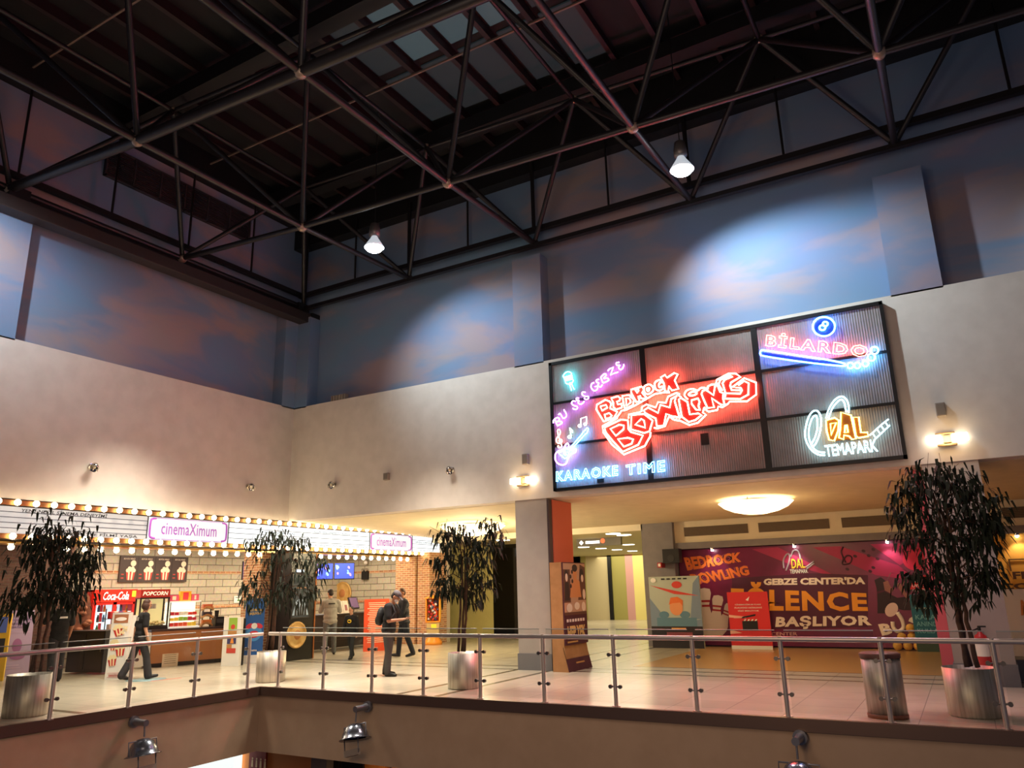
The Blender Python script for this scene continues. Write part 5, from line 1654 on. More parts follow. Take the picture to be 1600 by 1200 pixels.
# pins
for kp, (cx, cy, hh, rot) in enumerate(((640, 820, 520, .02), (750, 850, 440, -.1), (830, 870, 330, -.35))):
    prof = [(0, 1), (.10, .98), (.125, .9), (.11, .8), (.085, .68), (.13, .5), (.19, .32), (.19, .2), (.12, .02), (0, 0)]
    out = [(x, y) for x, y in prof] + [(-x, y) for x, y in prof[::-1]]
    def tr(P): return s3([(cx + hh * (x * cos(rot) - (y - .5) * sin(rot)), cy - hh * ((y - .5) * cos(rot) + x * sin(rot))) for x, y in P], O6, S6)
    sh('print_pin', C(214, 200, 186), [tr(out)], .004 + .002 * kp)
    sh('print_pin_band', C(160, 30, 40), [tr([(-.1, .73), (.1, .73), (.1, .77), (-.1, .77)]), tr([(-.1, .64), (.1, .64), (.1, .68), (-.1, .68)])], .0055 + .002 * kp)
sh('print_ball', C(120, 44, 30), [s3(ell(640, 930, 90, 90, 20), O6, S6)], .003)
# singer silhouette, microphone word, clef and notes
SK = C(150, 96, 86)
sh('print_singer', C(44, 22, 32), [s3(p, O7, S7) for p in ([(930, 600), (1000, 580), (1120, 640), (1210, 630), (1260, 700), (1310, 720), (1300, 760), (1180, 760), (1100, 740), (1060, 790), (930, 790)], [(900, 470), (960, 440), (1000, 470), (1000, 560), (930, 580)])], .004)
sh('print_singer', SK, [s3(p, O7, S7) for p in ([(985, 490), (1030, 475), (1060, 540), (1090, 560), (1060, 600), (1000, 570)], [(1110, 500), (1150, 500), (1210, 600), (1240, 640), (1200, 640), (1140, 560)], [(1250, 660), (1310, 640), (1310, 700), (1270, 690)], [(1150, 520), (1195, 478), (1200, 488), (1160, 530)])], .0055)
for body, q in (('B', [(975, 1005), (1085, 985), (1045, 880), (935, 895)]), ('S', [(1240, 935), (1340, 905), (1315, 805), (1222, 835)])):
    text('print_letters', body, SB, s3(q, O7, S7), CRM, t, .006, bold=.05)
m = MB(); m.tube([SB.P(a, b, .008) for a, b in cr_spline(s3([(1075, 870), (1085, 930), (1130, 965), (1180, 930), (1170, 860), (1120, 780)], O7, S7))], .05, n=6); m.build('print_microphone', CRM, t)
m = MB(); P = s3(ell(1065, 755, 58, 72, 20, .6), O7, S7); m.prism([SB.P(a, b, .008) for a, b in P], SB.n * .004); m.build('print_microphone', C(224, 196, 186), t)
NOTE = C(66, 12, 40)
m = MB(); m.tube([SB.P(a, b, .004) for a, b in cr_spline(s3([(600, 150), (580, 200), (600, 260), (590, 310), (620, 320), (670, 300), (680, 250), (640, 235), (610, 265), (625, 300)], O7, S7))], .022, n=5); m.build('print_clef', NOTE, t)
for x, y in ((715, 240), (795, 190), (890, 175), (845, 235), (930, 265), (890, 350), (860, 385), (640, 365)): sh('print_note', NOTE, [s3(ell(x, y, 20, 14, 10, .4), O7, S7)], .004)
# yellow round pieces piled at the foot of the banner
for k, (x, y, z) in enumerate([(-1.78 + .225 * i, 21.70, .11) for i in range(5)] + [(-1.66 + .225 * i, 21.74, .31) for i in range(3)] + [(-1.44, 21.76, .52)]):
    m = MB(); m.ball((x, y, z), .108, 14); o = m.build('yellow_ball', M('ball_yellow', (216, 164, 70), .6)); tag(o, 'yellow round ball heaped at the foot of the purple banner', 'ball', 'yellow balls at the banner foot')


def wstand(name, lab, cat, x0, x1, yb, yt, Y, mat, thick=.06, ref=O3, sc=S3):
    fr = ycoord(Y)
    a0, b0_ = fr.px(ref[0] + x0 / sc, ref[1] + yb / sc); a1, b1_ = fr.px(ref[0] + x1 / sc, ref[1] + yt / sc)
    b0_ = max(b0_, 0) if b0_ < .25 else b0_
    if b0_ < .25: b0_ = 0
    t = thing(name, lab, cat, fr.P((a0 + a1) / 2, b0_))
    m = MB(); fbox(m, fr, a0, a1, b0_, b1_, -thick, 0); m.build('board', mat, t)
    return t, fr, a0, a1, b0_, b1_


t, fr, a0, a1, z0, z1 = wstand('standee', 'red standee with film clapper picture in front of the purple banner', 'standee', 458, 634, 725, 462, 21.35, M('standee_red', (214, 44, 48), .6))
Wd = a1 - a0; Hd = z1 - z0
pieces('standee_print', fr, [(WPR, [rect(a0, a1, z0, z0 + Hd * .06), rect(a0 + Wd * .12, a0 + Wd * .42, z0 + Hd * .54, z0 + Hd * .57)]), (INK, [rect(a0 + Wd * .32, a0 + Wd * .7, z0 + Hd * .32, z0 + Hd * .49), [(a0 + Wd * .3, z0 + Hd * .53), (a0 + Wd * .66, z0 + Hd * .58), (a0 + Wd * .67, z0 + Hd * .61), (a0 + Wd * .31, z0 + Hd * .56)]]), (C(240, 180, 160), [[(a0, z0 + Hd * .55), (a0 + Wd * .32, z0 + Hd * .54), (a0 + Wd * .34, z0 + Hd * .57), (a0, z0 + Hd * .6)], [(a0, z0 + Hd * .34), (a0 + Wd * .3, z0 + Hd * .28), (a0, z0 + Hd * .26)]]), (WPR, [[(a0 + Wd * (.36 + .09 * k), z0 + Hd * .49), (a0 + Wd * (.40 + .09 * k), z0 + Hd * .49), (a0 + Wd * (.43 + .09 * k), z0 + Hd * .52), (a0 + Wd * (.39 + .09 * k), z0 + Hd * .52)] for k in range(4)] + [[(a0 + Wd * .46, z0 + Hd * .86), (a0 + Wd * .52, z0 + Hd * .84), (a0 + Wd * .56, z0 + Hd * .92)]])], t)
for k, (s_, w_) in enumerate((('CİNEMAXİMUM FUARI', .32), ('FİLMLERİNİZ DEĞERLENDİ', .34), ('SİZİ BEKLİYOR', .26))): text('standee_lettering', s_, fr, tbox(a0 + Wd * (.5 - w_), a0 + Wd * (.5 + w_), z0 + Hd * (.765 - k * .055), z0 + Hd * (.795 - k * .055)), WPR, t, .007, bold=.01)
t, fr, a0, a1, z0, z1 = wstand('poster_standee', 'big pale film poster standee leaning by the grey shop pillar', 'standee', 64, 292, 720, 382, 21.25, M('standee_sky', (176, 186, 172), .6), .08)
Wd = a1 - a0; Hd = z1 - z0
def R2(x0, x1, y0, y1): return rect(a0 + Wd * x0, a0 + Wd * x1, z0 + Hd * y0, z0 + Hd * y1)
def E2(x, y, rx, ry, rot=0): return ell(a0 + Wd * x, z0 + Hd * y, Wd * rx, Hd * ry, 18, rot)
def P2(*p): return [(a0 + Wd * x, z0 + Hd * y) for x, y in p]
pieces('poster_print', fr, [(C(120, 140, 160), [P2((0, .3), (0, .7), (.25, .45), (.5, .34), (1, .4), (1, .3)), P2((.78, .4), (.88, .9), (1, 1), (1, .4))]), (C(90, 130, 150), [R2(.12, .9, .3, .42), E2(.27, .46, .1, .05), E2(.68, .46, .1, .05)]), (C(36, 28, 32), [R2(0, 1, 0, .3)]), (C(204, 60, 46), [P2((.02, .88), (.5, .8), (.98, .72), (.5, .75)), E2(.56, .88, .1, .05)]), (C(226, 150, 96), [E2(.52, .56, .13, .11)]), (C(222, 110, 44), [P2((.38, .6), (.42, .7), (.56, .71), (.66, .66), (.65, .58), (.6, .63), (.45, .62))]), (C(214, 156, 70), [R2(.4, .68, .25, .28)]), (C(130, 60, 70), [R2(.3, .8, .17, .22)]), (WPR, [E2(.1, .95, .055, .035), R2(.34, .7, .13, .145)]), (INK, [R2(.26 + .11 * k, .33 + .11 * k, .955, .975) for k in range(5)])], t)
t, fr, a0, a1, z0, z1 = wstand('poster_standee', 'blue poster standee partly hidden by the tall potted tree', 'standee', 1384, 1500, 735, 474, 21.5, M('standee_teal', (36, 110, 130), .6))
Wd = a1 - a0; Hd = z1 - z0
for k, s_ in enumerate(('KAZAN', 'ANINDA', 'KULLAN')): text('standee_lettering', s_, fr, tbox(a0 + Wd * .1, a0 + Wd * .92, z0 + Hd * (.56 - .12 * k), z0 + Hd * (.64 - .12 * k)), C(120, 190, 200), t, .006, bold=.01)
pieces('standee_print', fr, [(C(200, 214, 206), [rect(a0 + Wd * .15, a0 + Wd * .75, z0 + Hd * .75, z0 + Hd * .765)]), (C(70, 90, 70), [rect(a0, a1, z0, z0 + Hd * .22)])], t)
t, fr, a0, a1, z0, z1 = wstand('red_sign', 'red sign board with white words fixed to the banner above the blue standee', 'sign', 1350, 1440, 452, 380, 21.96, M('standee_red'), .03)
for k, s_ in enumerate(('HEMEN', 'ÜYE OL', 'ÇOK KAZAN')): text('sign_lettering', s_, fr, tbox(a0 + .06, a1 - .06, z1 - .16 - k * .12, z1 - .08 - k * .12), WPR, t, .005, bold=.01)
# small fittings on the shop front
fr = ycoord(21.4)
a, b = fr.px(1030.5, 883)
t = thing('fire_alarm', 'small red fire alarm call point on the grey pillar', 'fire alarm', fr.P(a, b))
m = MB(); fbox(m, fr, a - .06, a + .06, b - .07, b + .07, -.3, .02); m.build('box', M('alarm_red', (176, 40, 44), .4), t)
m = MB(); fbox(m, fr, a - .035, a + .035, b - .04, b + .04, .02, .024); m.build('press_plate', WPR, t)
a0, b0_ = fr.px(1036, 880); a1, b1_ = fr.px(1060, 857)
t = thing('black_loudspeaker', 'black loudspeaker under the grey lintel beside the banner', 'loudspeaker', fr.P(a0, b0_))
m = MB(); fbox(m, fr, a0, a1, b0_, b1_, -.27, 0); m.build('cabinet', BLACK, t)
m = MB(); m.cyl(fr.P((a0 + a1) / 2, b0_ + .13), fr.P((a0 + a1) / 2, b0_ + .13, .01), .1, n=20); m.build('cone', M('cone_grey', (44, 42, 44), .6), t)

# cardboard film display beside the pillar
t = thing('film_display', 'tall cardboard film display with collage poster beside the grey pillar', 'standee', (-7.5, 15.4, 0))
CB = noise_mat('cardboard', (178, 128, 80), (164, 116, 70), 5, .8)
m = MB()
m.prism([(-7.78, 14.86, 0), (-7.42, 14.86, 0), (-7.5, 14.86, .5), (-7.5, 14.86, 2.22), (-7.78, 14.86, 2.22)], (0, 1.1, 0)); m.build('box', CB, t, True)
fu = Fr((-7.49, 14.86, .52), (0, 1, 0), (0, 0, 1))
m = MB(); fbox(m, fu, 0, 1.12, 0, 1.7, 0, .02); m.build('upper_poster', M('poster_maroon', (74, 26, 42), .6), t)
pieces('poster_print', fu, [(C(190, 150, 120), [rect(.02, 1.1, .62, 1.68)]), (C(96, 60, 46), [rect(.02, .34, .86, 1.55), [(.7, .9), (1.1, .9), (1.1, 1.6), (.85, 1.66)], rect(.02, 1.1, .6, .66)]), (C(208, 138, 84), [[(.3, .96), (.86, .96), (.8, 1.3), (.62, 1.36), (.4, 1.3)], ell(.58, 1.46, .1, .14)]), (C(40, 28, 30), [ell(.58, 1.58, .13, .08), ell(.16, 1.42, .09, .12), ell(.92, 1.44, .1, .13), [(.05, .9), (.28, .9), (.26, 1.28), (.08, 1.28)]] + [ell(.36 + .08 * (k % 2), 1.2 + .1 * k, .045, n=10) for k in range(4)]), (C(226, 206, 186), [ell(.16, 1.38, .06, .085), ell(.94, 1.36, .06, .08), ell(.25, .75, .14, .09), ell(.62, .78, .13, .08), ell(.95, .76, .1, .1), ell(1.0, 1.02, .07, .11)])], t, .022)
text('poster_lettering', 'HEP YEK', fu, tbox(.12, 1.0, .12, .38), C(214, 176, 110), t, .024, bold=.05)
pieces('poster_print', fu, [(C(230, 214, 206), [rect(.1 + .13 * k, .19 + .13 * k, .46, .52) for k in range(7)]), (C(196, 150, 90), [rect(.1, .6, .04, .075)])], t, .0225)
flo = Fr((-7.41, 14.86, 0.0), (0, 1, 0), (-.13, 0, .5))
m = MB(); fbox(m, flo, 0, 1.12, 0, .5, 0, .015); m.build('kick_panel', M('poster_maroon'), t)
pieces('poster_print', flo, [(C(206, 176, 150), [[(.06, .3), (1.05, .3), (1.08, .5), (.06, .5)]]), (C(40, 26, 34), [ell(.4, .4, .1, .09), ell(.75, .4, .1, .09)]), (C(196, 140, 80), [rect(.4, .8, .14, .17)])], t, .017)
# steel bin
g = ground(1383, 1125)
bc = Vector((g.x + .02, g.y + .2, 0))
t = thing('steel_bin', 'oval brushed steel litter bin with brown rim behind the railing', 'bin', bc)
m = MB(); m.lathe(bc, [(0, .05), (.235, .05), (.235, .73), (.22, .73), (.22, .7), (0, .7)], 28, sx=1, sy=.8); m.build('body', STEEL, t)
m = MB(); m.lathe(bc, [(0, 0), (.24, 0), (.245, .05), (0, .05)], 28, sy=.8); m.build('base_ring', M('bin_brown', (140, 86, 60), .5), t)
m = MB(); m.lathe(bc, [(.245, .72), (.25, .77), (.22, .79), (.15, .775), (0, .77)], 28, sy=.8); m.build('lid', M('bin_lid', (110, 70, 56), .5), t)
# fire extinguisher on the pillar
fp = ycoord(YW - .02)
a, b = fp.px(1535, 1012)
t = thing('fire_extinguisher', 'red fire extinguisher with white label hanging on the pillar behind the tree', 'fire extinguisher', fp.P(a, b))
c_ = fp.P(a, b, .11)
m = MB(); m.lathe(c_, [(0, -.3), (.095, -.3), (.1, -.28), (.1, .12), (.085, .19), (.035, .23), (.03, .27), (0, .27)], 20); m.build('cylinder', M('extinguisher_red', (186, 40, 40), .35), t)
m = MB(); m.cyl(c_ + Vector((0, 0, .26)), c_ + Vector((0, 0, .33)), .025, n=8); m.box(c_.x - .02, c_.x + .1, c_.y - .02, c_.y + .02, c_.z + .32, c_.z + .345); m.build('valve', BLACK, t)
m = MB(); m.tube([c_ + Vector(p) for p in ((-.02, 0, .3), (-.12, 0, .26), (-.16, 0, .1), (-.13, 0, -.1), (-.1, 0, -.2))], .014, n=6); m.build('hose', BLACK, t)
m = MB(); m.lathe(c_, [(.1015, -.12), (.1015, .08)], 20); m.build('label_band', WHITE, t)
m = MB(); fbox(m, fp, a - .05, a + .05, b - .1, b + .2, 0.0, .02); m.build('wall_bracket', STEELD, t)

# food shop lettering and pale hoarding
fs = ycoord(21.93)
t = thing('shop_sign', 'dark lettering and bracket frame painted on the amber shop panel', 'shop sign', fs.P(1.2, 1.6))
x0 = fs.px(1582, 910)[0]
z1, z0 = fs.px(1590, 873)[1], fs.px(1590, 920)[1]
m = MB()
for q in ((x0, x0 + 1.5, z1 - .03, z1), (x0, x0 + .03, z1 - .28, z1)): fbox(m, fs, *q, .0, .02)
m.build('corner_frame', C(90, 56, 20), t)
text('sign_lettering', 'FRESH', fs, tbox(x0 + .03, x0 + 1.0, fs.px(1590, 905)[1], fs.px(1590, 893)[1]), C(80, 44, 18), t, .02, bold=.04)
text('sign_lettering', 'CORN', fs, tbox(x0 - .28, x0 + .9, fs.px(1590, 921)[1], fs.px(1590, 911)[1]), C(80, 44, 18), t, .02, bold=.04)
fk = ycoord(20.6)
a0 = fk.px(1574, 990)[0]
t = thing('pale_stall', 'white food stall with orange script lettering beyond the right pillar', 'stall', fk.P(a0 + .8, 0))
m = MB(); fbox(m, fk, a0, a0 + 2.2, 0, fk.px(1585, 921)[1], -.6, 0); m.build('body', M('stall_white', (214, 206, 206), .5), t)
text('script_lettering', 'Mısır', fk, [(a0 + .32, fk.px(1590, 962)[1]), (a0 + .9, fk.px(1590, 958)[1]), (a0 + .9, fk.px(1590, 934)[1]), (a0 + .32, fk.px(1590, 938)[1])], C(206, 130, 70), t, .004, bold=.03, shear=.2)
# hanging direction sign in the passage
fg = ycoord(24.0)
x0, x1 = fg.px(901, 850)[0], fg.px(970, 846)[0]
z0, z1 = fg.px(930, 854)[1], fg.px(930, 841)[1]
z0 = (z0 + fg.px(970, 850)[1]) / 2
t = thing('direction_sign', 'grey hanging direction sign with lit white arrow in the passage', 'direction sign', fg.P((x0 + x1) / 2, z0))
m = MB(); fbox(m, fg, x0, x1, z0, z1, -.12, 0); m.build('casing', M('sign_grey', (110, 104, 92), .5), t)
zm = (z0 + z1) / 2
Ls = M('sign_white_lit', (255, 255, 255), .4, emit=1.6)
shapes('lit_symbols', fg, [[(x0 + .1, zm), (x0 + .18, zm + .08), (x0 + .26, zm), (x0 + .18, zm - .08)], rect(x0 + .34, x0 + .86, zm - .045, zm + .045)], Ls, t, .002)
shapes('lit_symbols', fg, [ell(x0 + .98, zm + .03, .08, n=14)], M('sign_orange_lit', (240, 90, 40), .4, emit=1.2), t, .002)
for x in (x0 + (x1 - x0) * .4, x0 + (x1 - x0) * .66):
    m = MB(); m.cyl(fg.P(x, z1, -.06), fg.P(x, 3.3, -.06), .02, n=8); m.build('hanger_rod', BLACK, t)

# lower storey: restroom sign, bright shop window, dark doors
fl_ = ycoord(13.55)
x0, x1 = fl_.px(389, 1190)[0], fl_.px(415, 1190)[0]
z1 = fl_.px(402, 1174)[1]
t = thing('restroom_sign', 'red sign with white restroom figures on the lower storey wall', 'sign', fl_.P(x0, z1 - .5))
m = MB(); fbox(m, fl_, x0, x1, z1 - .55, z1 + .1, -.04, .0); m.build('board', M('sign_red', (150, 40, 26), .5), t)
gl = []
for k in range(4):
    cx = x0 + .12 + k * .14
    gl += [ell(cx, z1 - .16, .025, n=10), [(cx - .035, z1 - .34), (cx + .035, z1 - .34), (cx + .025, z1 - .19), (cx - .025, z1 - .19)]]
pieces('figures', fl_, [(C(250, 214, 170), gl)], t)
t = thing('shop_window_display', 'bright lit shop window on the lower storey below the slab', 'shop window', (-14.5, 13.3, -3.4))
x0, x1 = -17.2, fl_.px(381, 1190)[0]
m = MB(); m.box(x0, x1, 13.25, 13.5, -3.4, -1.5); m.build('light_box', M('shop_window_lit', (236, 246, 240), .5, emit=1.1), t)
fm_ = ycoord(13.25)
pieces('window_print', fm_, [(M('shop_yellow', (236, 196, 40), .5, emit=.5), [ell(x1 - .62, -1.72, .34, .2, 20)]), (M('shop_teal', (40, 150, 180), .5, emit=.4), [rect(x1 - .32, x1 - .06, -1.78, -1.5)])], t)
fb_ = ycoord(13.45)
for lab, xa, xb in (('dark shop doorway on the lower storey right of the orange wall', 503, 532), ('dark double doorway on the lower storey under the billboard side', 534, 570)):
    x0, x1 = fb_.px(xa, 1195)[0], fb_.px(xb, 1195)[0]
    t = thing('lower_shop_door', lab, 'door', fb_.P(x0, -4.4))
    m = MB(); fbox(m, fb_, x0, x1, -4.4, -1.25, 0, .03); m.build('frame', M('frame_grey'), t)
    m = MB(); fbox(m, fb_, x0 + .04, x1 - .04, -4.35, -1.3, .03, .04); m.build('glass', DGLASS, t)
# ------------------------------------------------------------------ potted trees
LEAF = noise_mat('ficus_leaf', (46, 54, 38), (30, 38, 28), 6, .7, spec=.2)
BARK = noise_mat('bark_brown', (92, 66, 46), (66, 46, 34), 12, .8)
SOIL = M('potting_soil', (48, 36, 28), .9)


def potted_tree(lab, base, pot_px, trunk_px, clusters, seed, leaf=(.15, .24), n_leaf=64, stems=3, rr=1.0):
    random.seed(seed)
    b = ground(*base)
    vd = (b - CAM); vd.z = 0; vd.normalize()
    fr0 = Fr(b, Vector((vd.y, -vd.x, 0)), (0, 0, 1))
    xa, xb, yt = pot_px
    rad = abs(fr0.px(xb, (base[1] + yt) / 2)[0] - fr0.px(xa, (base[1] + yt) / 2)[0]) / 2
    H = fr0.px((xa + xb) / 2, yt)[1]
    c = b + vd * rad * .92
    fr = Fr(c, fr0.u, fr0.v)
    t = thing('potted_tree', lab, 'potted tree', c)
    m = MB(); m.lathe(c, [(0, 0), (rad * .96, 0), (rad, .02), (rad, H), (rad * .96, H), (rad * .95, H - .08), (0, H - .08)], 36); m.build('planter', STEEL, t)
    m = MB(); m.lathe(c, [(0, H - .05), (rad * .6, H - .055), (rad * .95, H - .07)], 24); m.build('soil', SOIL, t)
    sc = (c - CAM).length / (b - CAM).length
    tp = [fr.px(*p) for p in trunk_px]
    tips = []
    m = MB()
    for s in range(stems):
        an = s * 2.1 + seed
        ox, oy = .07 * cos(an), .07 * sin(an)
        pts = []
        for i, (a, z) in enumerate(tp):
            k = 1 - i / len(tp) * .6 + (.5 if i == len(tp) - 1 else 0)
            pts.append(fr.P(a + ox * k, max(z, H - .08) if i == 0 else z, oy * k))
        P = []
        for q in range(len(pts) - 1):
            for j in range(4): P.append(pts[q].lerp(pts[q + 1], j / 4) + Vector((random.uniform(-.012, .012), random.uniform(-.012, .012), 0)))
        P.append(pts[-1])
        m.tube(P, [.026 * rr * (1 - .6 * i / len(P)) for i in range(len(P))], n=7)
        tips += P[len(P) // 2:]
    lv = MB()
    for (x, y, r) in clusters:
        a, z = fr.px(x, y)
        R_m = r * (c - CAM).length / FPX
        ctr = fr.P(a, z, random.uniform(-.6, .6) * R_m * 1.3)
        st = min(tips, key=lambda p: (p - ctr).length + .6 * max(0, p.z - ctr.z))
        mid = st.lerp(ctr, .55) + Vector((0, 0, .10))
        m.tube([st, mid, ctr], [.012 * rr, .008 * rr, .005], n=5)
        for k in range(5):
            e = ctr + Vector((random.gauss(0, .5), random.gauss(0, .5), random.gauss(.1, .45))) * R_m
            m.tube([mid.lerp(ctr, random.random()), e], .0035, n=4)
        for k in range(n_leaf):
            o = Vector((random.gauss(0, .55), random.gauss(0, .55), random.gauss(.05, .5)))
            if o.length > 1.25: o *= 1.25 / o.length
            p = ctr + o * R_m
            L_ = random.uniform(*leaf) * 1.15
            az = random.uniform(0, 2 * pi)
            out = Vector((cos(az), sin(az), 0)) * random.uniform(.25, .9) + Vector((o.x, o.y, 0)) * .4
            d1 = (out + Vector((0, 0, random.uniform(-.5, .35)))).normalized()
            d2 = (out * .6 + Vector((0, 0, -1.1))).normalized()
            sd = d1.cross(Vector((0, 0, 1)))
            if sd.length < .1: sd = Vector((1, 0, 0))
            sd.normalize()
            w_ = L_ * random.uniform(.07, .10)
            q1, q2 = p + d1 * L_ * .4, p + d1 * L_ * .4 + d2 * L_ * .35
            tip = q2 + d2 * L_ * .3
            lv.add([p, q1 + sd * w_, q1 - sd * w_, q2 + sd * w_ * .8, q2 - sd * w_ * .8, tip], [(0, 2, 1), (1, 2, 4, 3), (3, 4, 5)])
    m.build('trunk', BARK, t)
    lv.build('foliage', LEAF, t)
    return t


potted_tree('potted tree in steel planter with dense dark leaves nearest the yellow kiosk', (38, 1122), (2, 77, 1056), [(55, 1050), (66, 980), (82, 890), (86, 850)],
            [(75, 832, 26), (100, 850, 28), (118, 838, 22), (70, 868, 30), (110, 878, 30), (128, 890, 20), (55, 900, 30), (92, 905, 34), (120, 915, 22), (48, 930, 26), (75, 930, 26), (108, 935, 18), (35, 945, 16), (62, 850, 22), (140, 872, 12)], 4, n_leaf=80)
potted_tree('slender potted tree in steel planter at the inner corner of the atrium', (422, 1067), (399, 446, 1019), [(422, 1016), (428, 950), (434, 890), (440, 855)],
            [(450, 845, 20), (425, 842, 18), (468, 850, 14), (440, 862, 22), (400, 848, 12), (415, 880, 18), (470, 880, 18), (392, 912, 16), (410, 930, 20), (452, 912, 18), (482, 900, 16), (470, 935, 18), (395, 938, 12), (440, 935, 14), (490, 925, 12), (500, 880, 9)], 7, n_leaf=46, leaf=(.16, .24))
potted_tree('potted tree in steel planter silhouetted before the charcoal pillar', (725, 1078), (701, 752, 1021), [(722, 1018), (724, 950), (727, 890), (724, 850)],
            [(690, 838, 16), (705, 830, 18), (722, 842, 18), (745, 850, 12), (768, 822, 12), (775, 838, 10), (765, 855, 18), (700, 862, 16), (686, 878, 12), (715, 880, 16), (740, 868, 14), (748, 896, 16), (735, 912, 18), (760, 915, 14), (695, 905, 12), (712, 920, 12), (740, 935, 12), (690, 925, 9), (758, 880, 12)], 9, n_leaf=44, leaf=(.16, .25))
potted_tree('tallest potted tree in wide steel planter in front of the right pillar', (1527, 1124), (1481, 1571, 1046), [(1517, 1042), (1506, 985), (1496, 930), (1484, 850), (1468, 780)],
            [(1445, 748, 24), (1475, 745, 26), (1500, 755, 22), (1415, 768, 18), (1440, 778, 28), (1485, 780, 30), (1520, 775, 26), (1545, 790, 20), (1412, 800, 18), (1450, 815, 26), (1500, 815, 30), (1530, 820, 26), (1552, 818, 14), (1425, 840, 20), (1470, 850, 22), (1515, 850, 24), (1540, 845, 14), (1455, 885, 24), (1500, 890, 28), (1535, 890, 20), (1430, 910, 18), (1475, 915, 26), (1515, 920, 22), (1545, 905, 12), (1445, 935, 14)], 15, n_leaf=72, leaf=(.14, .22), rr=1.25)

# ------------------------------------------------------------------ people
SKIN = M('skin_tan', (196, 146, 116), .55)
SKIN2 = M('skin_olive', (170, 116, 88), .55)
HAIRD = M('hair_dark_brown', (38, 28, 24), .6)
HAIRB = M('hair_brown', (74, 48, 36), .6)


class Soft(MB):
    def cap(s, p, q, r1, r2, n=12):
        """tapered limb piece with round ends"""
        p, q = Vector(p), Vector(q)
        s.cyl(p, q, r1, r2, n, caps=False)
        s.ball(p, r1, n); s.ball(q, r2, n)
        return s

    def ellip(s, c, rx, ry, rz, M3=None, n=16):
        return s.ball(c, 1.0, n, rx, ry, rz, M3)

    def skin(s, name, mat, parent, voxel=.01, smooth=4):
        """fuse the pieces into one continuous surface"""
        me = s.mesh(name)
        o = bpy.data.objects.new(name, me)
        COL.objects.link(o)
        md = o.modifiers.new('r', 'REMESH'); md.mode = 'VOXEL'; md.voxel_size = voxel; md.use_smooth_shade = True
        if smooth:
            sm = o.modifiers.new('s', 'SMOOTH'); sm.iterations = smooth; sm.factor = .5
        dg = bpy.context.evaluated_depsgraph_get()
        nm = bpy.data.meshes.new_from_object(o.evaluated_get(dg))
        bpy.data.objects.remove(o)
        return link_mesh(nm, name, mat, parent)


